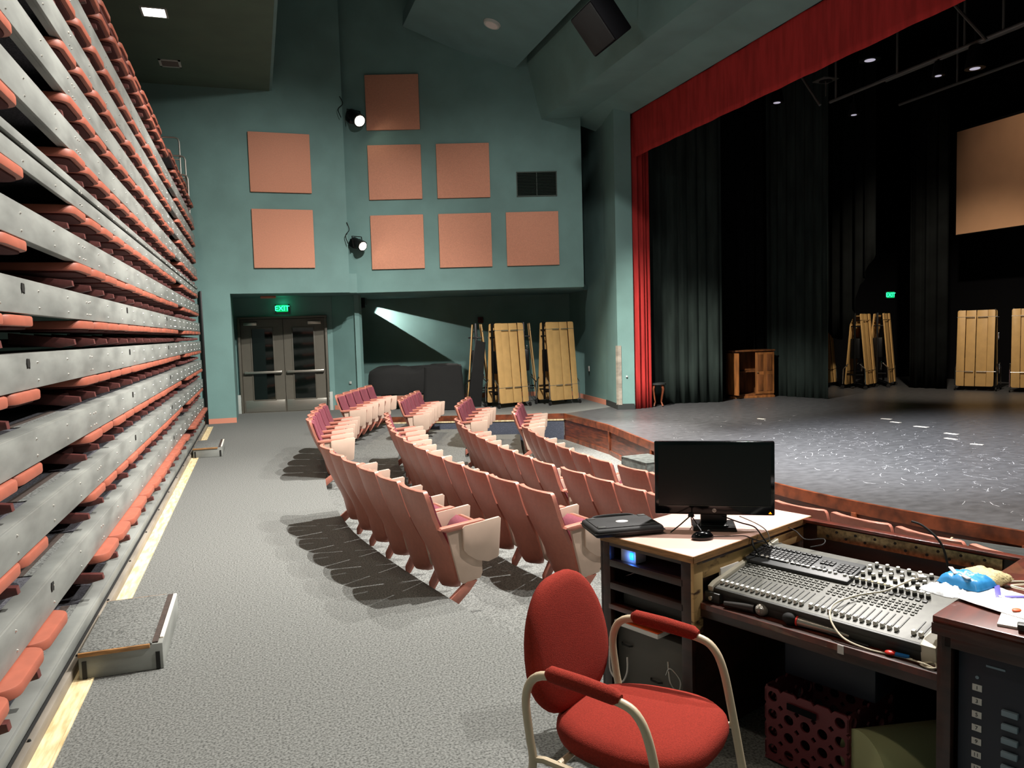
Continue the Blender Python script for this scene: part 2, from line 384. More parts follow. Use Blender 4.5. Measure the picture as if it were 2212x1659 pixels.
struct('ceiling', ext([(5.46, 7.9), (5.62, 7.9), (5.62, 8.0), (5.46, 8.0)], -2.9, 15.6), 'blackwall', sharp=0)
struct('wall_proscenium_top', G().box((7.5, 5.6, 7.8), (.2, 17.4, 3.6)), 'blackwall')
# stage house
wall('wall_stage_back', (18.3, -3), (18.3, 18.3), 0, 9, .1, 'blackwall', side=-1)
wall('wall_stage_left', (7.7, 17.9), (18.3, 17.9), 0, 9, .1, 'blackwall')
struct('ceiling', G().box((12.9, 7.6, 8.9), (11.0, 21.4, .1)), 'blackwall')
# baseboards
struct('baseboard_far', G().box((-.74, 16.405, .05), (.6, .02, .1)), 'peachbase')
struct('baseboard_door', strip_wall([DP(-.1), DP(-.03)], 0, .1, .02, -1), 'peachbase')
struct('baseboard_alcove', strip_wall([(2.3, 19.88), (7.5, 18.30)], 0, .11, .02, -1), 'peachbase')
struct('baseboard_side', strip_wall([(7.60, 18.2), (7.25, 15.31)], 0, .11, .02, -1), 'peachbase')
struct('baseboard_end', strip_wall([(7.25, 15.31), (7.04, 14.31), (7.34, 14.19)], 0, .12, .02, -1), 'skirt')
struct('baseboard_pillar', strip_wall([(1.66, 17.94), (2.22, 17.43)], 0, .1, .02, -1), 'peachbase')

# ------------------------------------------------------------------ wall fittings
def on_wall_box(s0, s1, z0, z1, th, off=0, bev=.008):
    c = Vector(BP((s0+s1)/2, th/2+off)); a = math.atan2(bt.y, bt.x)
    g = G().box((0, 0, 0), (s1-s0, th, z1-z0), bev)
    return g, (c.x, c.y, (z0+z1)/2), a
names = {(0, 0): 'bottom row, left of three', (0, 1): 'bottom row, middle of three', (0, 2): 'bottom row, right of three', (1, 0): 'middle row, left of the two', (1, 1): 'middle row, right of the two beside the vent', (2, 0): 'alone in the top row above the spotlight'}
for (r, c_), nm in names.items():
    s0 = [.26, 1.695, 3.125][c_]; z0 = [3.065, 4.52, 5.96][r]
    g, loc, a = on_wall_box(s0, s0+1.115, z0, z0+1.13, .05)
    tag(obj('acoustic_panel', g, 'peach', loc=loc, rot=(0, 0, a)), 'square peach fabric acoustic panel, ' + nm, 'wall panel', 'peach acoustic panels')
for z0, z1, nm in ((4.60, 5.78, 'upper one on the wall above the double doors'), (3.09, 4.265, 'lower one just above the double doors')):
    tag(obj('acoustic_panel', G().box((.64, 16.39, (z0+z1)/2), (1.19, .05, z1-z0), .008), 'peach'), 'square peach fabric acoustic panel, ' + nm, 'wall panel', 'peach acoustic panels')
g, loc, a = on_wall_box(3.37, 4.23, 4.52, 5.035, .02, 0, 0)
t = thing('wall_vent', 'dark green return-air vent at the right of the panelled wall', 'vent', (loc[0], loc[1], loc[2]), a)
obj('frame', G().box((0, 0, .25), (.86, .03, .02)).box((0, 0, -.25), (.86, .03, .02)).box((-.42, 0, 0), (.02, .03, .5)).box((.42, 0, 0), (.02, .03, .5)).box((0, -.004, 0), (.012, .03, .5)), 'ventgreen', t)
g = G()
for i in range(16): g.box((0, -.002, -.235+i*.0313), (.82, .022, .006), rot=(.6, 0, 0))
obj('louvre', g, 'ventgreen', t); obj('backing', G().box((0, .012, 0), (.84, .006, .5)), 'blackwall', t)
# exit sign over the doors
def exit_sign(loc, rz, w_, h_, label, arrow=False):
    t = thing('exit_sign', label, 'exit sign', loc, rz)
    obj('housing', G().box((0, .02, 0), (w_, .05, h_), .006), 'signbox', t)
    obj('face', G().box((0, -.008, 0), (w_*.86, .006, h_*.84), .002), 'greensign', t)
    me = text_mesh('EXIT', h_*.86, .001); me.materials.append(M['greenletter'])
    o = bpy.data.objects.new('lettering', me); link(o, t); o.location = (0, -.013, -.005); o.rotation_euler = (PI/2, 0, 0)
    return t
exit_sign((.60, 18.10, 2.335), math.atan2(dv.y, dv.x), .30, .185, 'glowing green EXIT sign above the double doors')
light('exit_glow', 'POINT', (.60, 17.98, 2.42), (0, 0, 0), .8, (.05, 1, .5), .03)
exit_sign((17.56, 17.84, 2.41), 0, .33, .20, 'small glowing green EXIT sign far back on the stage')
# double doors
t = thing('double_door', 'pair of grey doors with narrow dark windows and push bars', 'door', (*DP(0), 0), math.atan2(dv.y, dv.x))
obj('door_frame', G().box((.02, -.02, 1.06), (.05, .14, 2.12), .004).box((1.92, -.02, 1.06), (.05, .14, 2.12), .004).box((.97, -.02, 2.135), (1.95, .14, .05), .004), 'doorgrey', t)
for i, x0 in enumerate((.05, .975)):
    wd = .915
    xa, xb = (x0+.22, x0+.70) if i == 0 else (x0+.19, x0+.67)
    g = G().box(((x0+xa)/2, .02, 1.05), (xa-x0, .045, 2.1)).box(((x0+wd+xb)/2, .02, 1.05), (x0+wd-xb, .045, 2.1))
    g.box(((xa+xb)/2, .02, .14), (xb-xa, .045, .28)).box(((xa+xb)/2, .02, 2.0), (xb-xa, .045, .2))
    lf = obj('door_leaf', g, 'doorgrey', t)
    g = G(); xm = (xa+xb)/2
    for (a_, b_, c_, d_) in ((xa, .28, .02, 1.62), (xb, .28, .02, 1.62)): g.box((a_, -.008, 1.09), (.025, .02, 1.64), .003)
    g.box((xm, -.008, .28), (xb-xa, .02, .025), .003).box((xm, -.008, 1.90), (xb-xa, .02, .025), .003)
    obj('glazing_frame', g, 'doorgrey', lf)
    obj('pane', G().box((xm, .02, 1.09), (xb-xa, .008, 1.62)), 'glassdark', lf)
    obj('kick_plate', G().box((x0+wd/2, -.008, .15), (wd-.04, .006, .26), .001), 'kickplate', lf)
    obj('push_bar', G().box((x0+wd/2, -.075, .91), (wd-.1, .04, .055), .012).box((x0+.08, -.04, .91), (.06, .08, .06), .004).box((x0+wd-.08, -.04, .91), (.06, .08, .06), .004), 'kickplate', lf)
    xc = x0+.22 if i == 0 else x0+wd-.22
    obj('door_closer', G().box((xc, -.04, 2.0), (.29, .06, .07), .006), 'kickplate', lf)
for x in (-.03, 1.965):
    obj('corner_guard', G().box((x, -.06, .21), (.09, .06, .42), .004), 'ventwhite', t)
t = thing('light_switch', 'small white light switch low on the teal pillar beside the doors', 'switch', (1.99, 17.64, .62), math.atan2(-.51, .56))
obj('plate', G().box((0, -.005, 0), (.06, .012, .06), .004), 'ventwhite', t)
tag(obj('ceiling_detector', G().box((.30, 17.5, 2.56), (.32, .1, .05), .01), 'peachbase'), 'small beige box on the soffit above the double doors', 'sensor')
tag(obj('post', G().box((-.99, 16.37, 1.32), (.05, .07, 2.64), .004), 'blackmetal'), 'black upright strip on the teal wall at the bleacher end', 'post')
# low ceiling fittings
t = thing('ceiling_light', 'glowing square recessed light in the low ceiling over the bleachers', 'ceiling light', (-1.2, 12.9, 6.6))
obj('frame', G().box((-.17, 0, -.005), (.03, .36, .02)).box((.17, 0, -.005), (.03, .36, .02)).box((0, -.17, -.005), (.36, .03, .02)).box((0, .17, -.005), (.36, .03, .02)), 'ventwhite', t)
obj('diffuser', G().box((0, 0, -.006), (.31, .33, .01)), 'lamp', t)
light('overhead_spot', 'SPOT', (-1.2, 12.9, 6.56), (-.6, 12.7, 0), 120, WARM, .12, 150, .6)
t = thing('ceiling_vent', 'grey louvred vent in the low ceiling beyond the light', 'vent', (-1.2, 15.17, 6.6))
obj('frame', G().box((-.16, 0, -.005), (.04, .38, .02)).box((.16, 0, -.005), (.04, .38, .02)).box((0, -.17, -.005), (.36, .04, .02)).box((0, .17, -.005), (.36, .04, .02)), 'ventwhite', t)
g = G()
for i in range(6): g.box((0, -.12+i*.048, -.004), (.28, .01, .02), rot=(.6, 0, 0))
obj('slat', g, 'pipe', t)
t = thing('downlight', 'unlit round white downlight in the tilted ceiling panel', 'ceiling light', (4.52, 14.25, 7.475))
o = obj('trim_ring', G().cyl((0, 0, -.03), (0, 0, .01), .15, .17, 28), 'ventwhite', t); o.rotation_euler = (0, math.radians(18.6), 0)
o = obj('lens', G().cyl((0, 0, -.034), (0, 0, -.02), .12, .12, 28), 'label', t); o.rotation_euler = (0, math.radians(18.6), 0)
# spotlights in the slot beside the soffit wall
def spot(loc, aim, label, big=1.0):
    t = thing('stage_spotlight', label, 'spotlight', loc)
    v = Vector(aim)-Vector(loc); q = v.to_track_quat('X', 'Z').to_euler()
    g = G().cyl((-.34*big, 0, 0), (-.04*big, 0, 0), .085*big, .10*big, 20).cyl((-.04*big, 0, 0), (.0, 0, 0), .11*big, .11*big, 20).box((-.30*big, 0, -.05*big), (.2*big, .14*big, .16*big), .02)
    obj('lamp_body', g, 'blackmetal', t, rot=q)
    obj('lens', G().cyl((.0, 0, 0), (.006, 0, 0), .085*big, .085*big, 24), 'lens', t, rot=q)
    g = G().tube([(-.16*big, .12*big, 0), (-.20*big, .12*big, .22*big), (-.2*big, -.12*big, .22*big), (-.16*big, -.12*big, 0)], .012, 6)
    obj('yoke', g, 'blackmetal', t, rot=(0, 0, q.z))
    obj('cable', G().tube([(-.3*big, 0, .05), (-.34*big, .03, .22), (-.26*big, .05, .34), (-.30*big, .1, .5)], .009, 6, sub=5), 'blackmetal', t)
    return t
spot((2.25, 16.28, 6.08), (4.2, 11.0, 2.5), 'lit black spotlight high on the wall edge, beside the topmost panel', 1.25)
spot((2.21, 16.30, 3.53), (5.4, 10.5, .5), 'lit black spotlight lower on the wall edge, left of the bottom panels')
light('side_spot_light', 'SPOT', (2.36, 16.05, 6.0), (4.2, 12.4, -.8), 800, WARM, .08, 60, .8)
light('side_spot_light', 'SPOT', (2.34, 16.05, 3.5), (5.6, 12.2, -.4), 450, WARM, .08, 62, .8)
t = thing('alcove_light_mask', 'unseen black shutter box added at the upper left of the alcove to shape light', 'lamp', (2.32, 19.15, 2.50), math.radians(-16.8))  # unseen stand-in, its wedges cut a straight-edged fan on the back wall
mq = Matrix.Rotation(PI/2, 4, 'X')
obj('fan_cutter', G().prism([(.012, -.003), (.30, -.0776), (.30, .085), (.012, .085)], -.18, .18, mq), 'blackmetal', t)
obj('fan_cutter', G().prism([(.012, -.0078), (.22, -.143), (.10, -.20), (.012, -.20)], -.18, .18, mq), 'blackmetal', t)
obj('housing', G().box((-.03, 0, -.05), (.02, .36, .29)).box((.0, -.18, -.05), (.08, .008, .29)).box((.14, -.18, -.03), (.32, .008, .25)).box((0, .0, .085), (.06, .36, .008)), 'blackmetal', t)
light('alcove_fan_light', 'SPOT', (2.325, 19.149, 2.499), (3.2, 18.95, 2.05), 750, NEUT, .004, 110, .2)  # added spot that throws the fan between the wedges
# hung loudspeaker
t = thing('hanging_loudspeaker', 'large black loudspeaker hung from the bulkhead near the ceiling', 'speaker', (5.0, 10.45, 6.12))
obj('cabinet', G().prism([(-.20, -.36), (.16, -.28), (.16, .28), (-.20, .36)], -.32, .32, Matrix.Rotation(math.radians(-38), 4, 'Y'), .02), 'blackwall', t)
obj('grille', G().box((-.21, 0, 0), (.02, .68, .60), .01), 'quilt', t, rot=(0, math.radians(-38), 0))
obj('bracket', G().cyl((.1, -.2, .3), (.35, -.2, 1.2), .012).cyl((.1, .2, .3), (.35, .2, 1.2), .012), 'chrome', t)
# ------------------------------------------------------------------ retracted bleachers on the left
FAS = [(.060, .122), (.400, .564), (.781, .936), (1.141, 1.299), (1.491, 1.656), (1.839, 2.001), (2.186, 2.347), (2.525, 2.687), (2.857, 3.02), (3.18, 3.34), (3.49, 3.65), (3.80, 3.955), (4.21, 4.25)]
XF = -1.0; YA, YB = 1.9, 15.82
TN = ['lowest', 'second from the floor', 'third from the floor', 'fourth from the floor', 'fifth from the floor', 'sixth from the floor', 'seventh from the floor', 'eighth from the floor', 'ninth from the floor', 'tenth from the floor', 'eleventh from the floor', 'twelfth from the floor', 'topmost']
bolt_me = G().cyl((0, 0, 0), (.006, 0, 0), .0065, .004, 8).mesh('bolt'); bolt_me.materials.append(M['bolt'])
def bolt(t, y, z):
    o = bpy.data.objects.new('bolt', bolt_me); link(o, t); o.location = (0, y, z)
for i, (z0, z1) in enumerate(FAS):
    lab = {0: 'lowest bleacher tier, thin steel edge just above the floor', 12: 'topmost bleacher tier with only a thin brown edge'}.get(i, 'folded bleacher tier with grey bolted steel front, %s' % TN[i])
    if i == 7: lab = 'bleacher tier whose steel front has a dark groove, eighth from the floor'
    t = thing('bleacher_tier', lab, 'bleacher', (XF, (YA+YB)/2, z0), 0, 'folded bleacher tiers')
    ym = 0; LY = YB-YA; h = z1-z0
    if i == 7:
        obj('fascia', G().box((-.012, 0, .045), (.024, LY, .09), .003).box((-.012, 0, .14), (.024, LY, .045), .003), 'steel', t)
        obj('groove', G().box((-.03, 0, .10), (.02, LY, .05)), 'darkgap', t)
    else:
        g = G().box((-.012, 0, h/2), (.024, LY, h), .003)
        if h > .1: g.box((-.03, 0, .004), (.05, LY, .006))
        obj('fascia', g, 'steel' if i < 12 else 'brownarm', t)
    d = G().box((-.47, 0, h-.022), (.90, LY, .03))
    obj('deck', d, 'deckcarpet', t)
    if i < 12: obj('nosing', G().box((-.055, 0, h-.003), (.085, LY, .008), .002), 'steel', t)
    if h > .1:
        y = -LY/2+.35+(i % 3)*.11
        while y < LY/2-.2:
            for zz in (.035, h-.045): bolt(t, y, zz)
            y += .62
        for yy in (-3.4, 2.1):
            for dy in (0, .06):
                for zz in (.035, h-.05): bolt(t, yy+dy, zz)
    if 2 <= i <= 5 or i in (1,):
        for y in ([4.06, 7.08, 10.1] if i in (4, 5) else [7.1, 10.1]):
            if i == 1: y = y-2.9 if y < 8 else y
            obj('socket_hole', G().prism([(-.022, -.02), (.0, -.026), (.024, -.018), (.016, .0), (.026, .02), (.0, .026), (-.02, .02)], 0, .003, Matrix.Translation((.0015, y-(YA+YB)/2, h-.045)) @ Matrix.Rotation(PI/2, 4, 'Y')), 'darkgap', t)
    # bare tread strips at the two aisles
    if i < 12:
        for (ya, yb) in ((4.28, 5.16), (11.58, 12.38)):
            yc = (ya+yb)/2-(YA+YB)/2
            obj('tread_strip', G().box((-.115, yc, h-.004), (.05, yb-ya, .006)), 'ventwhite' if 0 else 'carpet', t)
            obj('tread_strip', G().box((-.165, yc, h-.004), (.045, yb-ya, .006)), 'brownstrip', t)
tg = thing('bleacher_kick_rail', 'grey kick rail along the floor under the lowest bleacher tier', 'rail', (-.97, (YA+YB)/2, 0))
obj('rail', G().box((0, 0, .03), (.03, YB-YA, .06), .003), 'kick', tg)
g = G()
for y in [-6.2+.9*k for k in range(14)]: g.cyl((.0, y, .06), (.0, y, .068), .008, .006, 8)
obj('bolts', g, 'darkgap', tg)
obj('gap_shadow', G().box((-.02, 0, .04), (.012, YB-YA, .05)), 'rubber', tg)  # dark strip put in for the shadow in the gap
struct('trim_8', G().box((-.912, 8.9, .002), (.085, 13.9, .006)).box((-.865, 8.9, .003), (.012, 13.9, .010)), 'cream')
# folded chairs between the tiers
fc = thing('folded_chair', 'x', 'chair', (0, 0, 0), 0, 'x')
def dshape(x0, x1, hw, r): return rrect(x0, x1, -hw, hw, r, 6, (1, 0, 0, 1))
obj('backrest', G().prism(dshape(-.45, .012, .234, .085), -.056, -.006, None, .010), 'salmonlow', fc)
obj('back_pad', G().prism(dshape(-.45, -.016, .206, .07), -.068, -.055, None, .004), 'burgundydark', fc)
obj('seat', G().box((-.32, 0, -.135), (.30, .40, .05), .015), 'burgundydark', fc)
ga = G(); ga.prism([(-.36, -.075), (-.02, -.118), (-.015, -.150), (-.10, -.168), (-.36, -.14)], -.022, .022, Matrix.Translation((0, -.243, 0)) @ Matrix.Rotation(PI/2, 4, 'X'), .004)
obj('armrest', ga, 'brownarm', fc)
secs = [('near', 2.32+.48*.5, 4, 1.0), ('middle', 5.2+.242, 13, 1), ('far', 12.44+.24, 7, 1)]
rowsz = [z[0] for z in FAS[1:12]] + [4.21, 4.50]
used = False
for r, z in enumerate(rowsz):
    rown = ('lowest row' if r == 0 else 'topmost row' if r == 12 else ORD[r]+' row from the floor')
    for (sn, y0, n, _) in secs:
        pitch = .48 if sn != 'middle' else .485
        for k in range(n):
            if sn == 'near' and k == 0: continue
            y = y0+pitch*k
            x = XF + (.06 if r == 0 else .0) + (-.07 if r == 12 else 0)
            o = fc if not used else copy_tree(fc); used = True
            o.location = (x + random.uniform(-.008, .012), y, z + random.uniform(-.003, .002)); o.rotation_euler = (0, random.uniform(-.01, .01), random.uniform(-.012, .012))
            if sn == 'near': lab = 'folded salmon bleacher chair, %s, %s before the near aisle gap' % (rown, ['', 'third', 'second', 'last'][k])
            elif sn == 'middle': lab = 'folded salmon bleacher chair, %s, %s beyond the near aisle gap' % (rown, ORD[k])
            else: lab = 'folded salmon bleacher chair, %s, %s beyond the far aisle gap' % (rown, ORD[k])
            o['label'] = lab; o['category'] = 'chair'; o['group'] = 'folded bleacher chairs, '+rown
# handrails at the far end of the bleachers
for k, (x0, x1, z0, z1, y, nm) in enumerate(((-1.36, -1.05, 3.9, 4.75, 15.66, 'lowest, brightly lit'), (-1.40, -1.08, 4.2, 5.10, 15.70, 'middle one with a rounded top'), (-1.50, -1.17, 4.5, 5.44, 15.74, 'highest and darkest'))):
    g = G().tube([(x0, y, z0), (x0, y, z1-.08), (x0+.02, y, z1-.02), (x0+.08, y, z1), (x1-.08, y, z1), (x1-.02, y, z1-.02), (x1, y, z1-.08), (x1, y, z0)], .016, 8)
    g.cyl((x0, y, z1-.4), (x1, y, z1-.4), .012)
    tag(obj('handrail', g, 'silver'), 'steel tube handrail at the far bleacher end, '+nm, 'handrail', 'handrails at the bleacher end')
# portable carpeted steps
def step(y0, y1, label):
    t = thing('bleacher_step', label, 'step', (-.73, (y0+y1)/2, 0)); LY = y1-y0
    obj('base', G().box((-.0, 0, .069), (.39, LY, .136), .004), 'steel', t)
    obj('carpet_top', G().box((-.022, 0, .140), (.335, LY, .008), .002), 'carpet', t)
    obj('side_edge', G().box((-.03, -LY/2-.004, .131), (.33, .012, .022), .002), 'edgewood', t)
    obj('side_edge', G().box((-.03, LY/2+.004, .131), (.33, .012, .022), .002), 'edgewood', t)
    obj('grip_strip', G().box((.158, 0, .1405), (.028, LY-.02, .008)), 'brownstrip', t)
    obj('nosing', G().box((.184, .03, .1395), (.02, LY-.08, .012), .003), 'tape', t)
    g = G()
    for x in (-.17, .17): g.box((x, -LY/2-.003, .05), (.02, .006, .09))
    obj('bracket', g, 'darkgap', t)
step(4.27, 5.07, 'near grey carpeted step box with worn white nosing beside the bleachers')
step(11.78, 12.66, 'far grey carpeted step box at the foot of the bleachers')

# ------------------------------------------------------------------ auditorium chairs
def chair_proto():
    t = thing('theatre_chair', 'x', 'chair', (0, 0, 0), 0, 'x')
    prof = [(.834, -.206, .195), (.830, -.207, .218), (.812, -.203, .229), (.76, -.188, .232), (.66, -.157, .231), (.56, -.118, .228), (.47, -.074, .222), (.40, -.036, .212), (.33, -.008, .203), (.25, .010, .190), (.19, .026, .170), (.155, .040, .135), (.145, .045, .10)]
    g = G(); rings = []; n = 8
    for z, x, hw in prof:
        bow = .042 if z > .5 else .042+.03*(.5-z)
        back = []; front = []
        for k in range(n+1):
            y = -hw+2*hw*k/n; xx = x-bow*(1-(y/hw)**2)+.02
            back.append((xx, y, z)); front.append((xx+.03, y, z))
        rings.append(back+front[::-1])
    g.loft(rings); obj('backrest', g, 'salmon', t, sharp=50)
    g = G(); rings = []
    for z, x, hw in ((.80, -.192, .19), (.795, -.185, .205), (.66, -.145, .205), (.56, -.105, .203), (.47, -.060, .198), (.46, -.062, .18)):
        a = []; b = []
        for k in range(n+1):
            y = -hw+2*hw*k/n; xx = x-.036*(1-(y/hw)**2)+.045
            a.append((xx, y, z)); e = 0 if z in (.80, .46) else .022*(1-(y/hw)**4)
            b.append((xx+.012+e, y, z))
        rings.append(a+b[::-1])
    g.loft(rings); obj('back_cushion', g, 'burgundy', t, sharp=60)
    # tipped-up seat: pan outside, cushion inside
    def seatblock(th0, th1, hw, L, r):
        pts = rrect(-hw, hw, 0, L, r, 4, (1, 1, 1, 1)); m = Matrix.Translation((.045, 0, .30)) @ Matrix.Rotation(math.radians(58), 4, 'Y') @ Matrix(((0, 1, 0, 0), (1, 0, 0, 0), (0, 0, 1, 0), (0, 0, 0, 1)))
        return pts, m
    m = Matrix.Translation((.10, 0, .235)) @ Matrix.Rotation(math.radians(-70), 4, 'Y')
    g = G().prism(rrect(0, .36, -.205, .205, .07, 4, (1, 0, 0, 1)), -.035, .0, m, .012)
    obj('seat_pan', g, 'salmon', t)
    g = G(); rings = []
    for k in range(9):
        a = k/8; x = .015+.33*a; hgt = .012+.075*math.sin(PI*min(1, a*1.0))**.5*(.6+.4*a)
        rings.append([m @ Vector((x, -.19, 0)), m @ Vector((x, -.17, hgt*.8)), m @ Vector((x, 0, hgt)), m @ Vector((x, .17, hgt*.8)), m @ Vector((x, .19, 0))])
    g.loft(rings); obj('seat_cushion', g, 'burgundy', t, sharp=70)
    return t
def arm_parts(t, y, end=False, tablet=True):
    """standard, armrest, folded writing tablet and foot at lateral position y"""
    mx = Matrix.Translation((0, y, 0)) @ Matrix.Rotation(PI/2, 4, 'X')
    obj('armrest', G().prism([(-.100, .578), (-.09, .591), (.205, .612), (.225, .604), (.225, .582), (-.05, .560)], -.028, .028, mx, .005), 'salmon', t)
    obj('side_panel', G().prism([(-.045, .558), (.10, .572), (.195, .58), (.20, .26), (.185, .225), (.06, .205), (.035, .225)], -.014, .014, mx, .004), 'beige', t)
    if tablet:
        my = Matrix.Translation((0, y-.024, 0)) @ Matrix.Rotation(PI/2, 4, 'X')
        obj('writing_tablet', G().prism([(.055, .575), (.07, .588), (.325, .612), (.338, .60), (.315, .36), (.305, .345), (.235, .328), (.15, .352), (.09, .395), (.06, .43)], -.011, .011, my, .003), 'beige', t)
    if not end:
        obj('foot_bracket', G().prism([(.16, .215), (.085, .215), (.02, .10), (.02, .05), (.05, .05), (.12, .15)], -.018, .018, mx, .003), 'salmon', t)
    else: obj('foot_bracket', G().prism([(.16, .215), (.085, .215), (-.085, .09), (-.085, .03), (-.04, .035), (.10, .15)], -.018, .018, mx, .003), 'salmon', t)
pa = chair_proto(); arm_parts(pa, -.243)          # chair with one shared arm
pb = copy_tree(pa); arm_parts(pb, .243, True)     # end-of-row chair with both arms
pc = chair_proto(); arm_parts(pc, -.243, True)    # chair at the near end of a row
def row(pts, n, z, label, group, first_side='near', near_end='a'):
    P = smooth_path([Vector((p[0], p[1], 0)) for p in pts], 10); L = [0]
    for a, b in zip(P[:-1], P[1:]): L.append(L[-1]+(b-a).length)
    def at(s):
        for i in range(len(L)-1):
            if s <= L[i+1] or i == len(L)-2:
                u = (s-L[i])/(L[i+1]-L[i]); return P[i].lerp(P[i+1], u), (P[i+1]-P[i]).normalized()
    pitch = L[-1]/n
    for k in range(n):
        p, t_ = at((k+.5)*pitch); f = Vector((t_.y, -t_.x, 0)).normalized()   # points run away from the camera; chairs face +X
        if f.x < 0: f = -f
        o = copy_tree(pb if k == n-1 else pc if k == 0 else pa)
        o.location = (p.x+f.x*.20, p.y+f.y*.20, z); o.rotation_euler = (0, 0, math.atan2(f.y, f.x))
        o['label'] = label % (('nearest the camera' if k == 0 else 'farthest one' if k == n-1 else ORD[k]+' from the near end'),)
        o['category'] = 'chair'; o['group'] = group
        sc = pitch/.486; o.scale = (1, sc, 1)
row([(.94, 4.68), (.76, 5.55), (.61, 6.43), (.51, 7.29)], 6, -.13, 'salmon theatre chair, back row, front block of six, %s', 'back row chairs, near block')
row([(.53, 9.28), (.64, 10.3), (.90, 11.68)], 5, -.13, 'salmon theatre chair, back row, middle block of five, %s', 'back row chairs, middle block')
row([(1.17, 12.87), (1.60, 14.05), (2.10, 15.28)], 5, -.13, 'salmon theatre chair, back row, far block by the piano, %s', 'back row chairs, far block')
row([(1.86, 4.85), (1.62, 6.12), (1.48, 7.39), (1.45, 8.5), (1.53, 9.6), (1.72, 11.05)], 13, -.26, 'salmon theatre chair, second row from the back, long near block, %s', 'second row chairs, long block')
row([(2.19, 12.73), (2.52, 13.75), (2.97, 14.9)], 5, -.26, 'salmon theatre chair, second row from the back, far block, %s', 'second row chairs, far block')
row([(2.98, 4.35), (2.78, 5.05), (2.57, 6.50)], 5, -.39, 'salmon theatre chair, third row, short block behind the monitor, %s', 'third row chairs, near block')
row([(2.54, 6.58), (2.48, 7.5), (2.47, 8.6), (2.55, 9.8), (2.72, 10.95)], 9, -.39, 'salmon theatre chair, third row, long block, %s', 'third row chairs, long block')
row([(3.09, 12.40), (3.41, 13.31), (3.86, 14.38)], 4, -.39, 'salmon theatre chair, third row, far block, %s', 'third row chairs, far block')
row([(4.22, 2.55), (4.10, 3.4), (3.95, 4.3), (3.66, 5.5), (3.40, 7.02)], 9, -.52, 'salmon theatre chair, front row, near block beyond the desk, %s', 'front row chairs, near block')
row([(3.39, 7.14), (3.36, 8.1), (3.43, 9.15), (3.64, 10.65)], 7, -.52, 'salmon theatre chair, front row, middle block, %s', 'front row chairs, middle block')
row([(4.01, 12.14), (4.35, 13.0), (4.78, 14.0)], 4, -.52, 'salmon theatre chair, front row, far block, %s', 'front row chairs, far block')
delete_tree(pa); delete_tree(pb); delete_tree(pc)

# ------------------------------------------------------------------ curtains
def curtain(name, label, m, path, z0, z1, amp, wl, group=None, hem=None, taper=0):
    P = smooth_path([Vector((p[0], p[1], 0)) for p in path], 24 if len(path) < 4 else 16)
    L = [0]
    for a, b in zip(P[:-1], P[1:]): L.append(L[-1]+(b-a).length)
    n = max(24, int(L[-1]/wl*10)); nz = 10; grid = []
    ph = [random.uniform(-.9, .9) for _ in range(int(L[-1]/wl)+3)]
    for j in range(nz+1):
        f = j/nz; rowp = []
        for i in range(n+1):
            s = L[-1]*i/n
            q = 0
            while q < len(L)-2 and s > L[q+1]: q += 1
            u = (s-L[q])/max(1e-6, L[q+1]-L[q]); p = P[q].lerp(P[q+1], u); t = (P[q+1]-P[q]).normalized(); nn = Vector((-t.y, t.x, 0))
            kk = s/wl; a = ph[int(kk)]*(1-kk % 1)+ph[int(kk)+1]*(kk % 1)
            d = amp*(math.sin(2*PI*kk+a*1.6)+.35*math.sin(4.3*PI*kk+a*3))*(1-taper*f)
            zb = hem(i/n) if hem else z0
            rowp.append(p+nn*d+Vector((0, 0, zb+(z1-zb)*f)))
        grid.append(rowp)
    g = G().grid(grid)
    o = obj(name, g, m, sharp=60); md = o.modifiers.new('thick', 'SOLIDIFY'); md.thickness = .008
    return tag(o, label, 'curtain', group)
curtain('stage_curtain', 'red velour curtain hanging at the left edge of the stage opening', 'redcloth', [(7.42, 14.24), (7.60, 14.30), (7.86, 14.36)], .0, 5.9, .035, .11)
curtain('stage_valance', 'long red velour valance across the top of the stage opening', 'redcloth', [(7.46, 14.35), (7.46, 8), (7.46, 3), (7.46, -2.8)], 5.12, 6.12, .010, .9)
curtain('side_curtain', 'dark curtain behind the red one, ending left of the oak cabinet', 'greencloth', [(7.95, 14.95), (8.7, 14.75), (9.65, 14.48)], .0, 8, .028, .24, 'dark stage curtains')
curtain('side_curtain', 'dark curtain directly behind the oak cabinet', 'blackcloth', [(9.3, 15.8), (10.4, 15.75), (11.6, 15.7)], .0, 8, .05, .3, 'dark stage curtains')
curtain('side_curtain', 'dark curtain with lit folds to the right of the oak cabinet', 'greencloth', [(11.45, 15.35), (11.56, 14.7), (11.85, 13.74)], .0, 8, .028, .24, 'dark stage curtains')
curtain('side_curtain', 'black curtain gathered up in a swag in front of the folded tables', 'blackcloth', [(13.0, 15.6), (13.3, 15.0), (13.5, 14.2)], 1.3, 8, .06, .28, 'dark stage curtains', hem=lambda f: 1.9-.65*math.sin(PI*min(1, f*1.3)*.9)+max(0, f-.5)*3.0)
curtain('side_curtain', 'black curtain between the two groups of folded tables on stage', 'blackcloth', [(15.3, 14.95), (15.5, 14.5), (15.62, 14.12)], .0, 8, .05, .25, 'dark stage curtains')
t = thing('projection_screen', 'tan lit projection screen hanging at the back of the stage', 'screen', (16.5, 12.2, 4.97))
obj('sheet', G().box((0, 0, 0), (.02, 5.0, 2.5)), 'screen', t)
obj('top_batten', G().cyl((0, -2.5, 1.27), (0, 2.5, 1.27), .03), 'blackmetal', t)
obj('bottom_batten', G().cyl((0, -2.5, -1.25), (0, 2.5, -1.25), .015), 'blackmetal', t)
light('screen_wash', 'SPOT', (14.2, 11.6, 8.2), (16.5, 12.0, 4.6), 170, (1, .82, .62), .2, 95, 1)
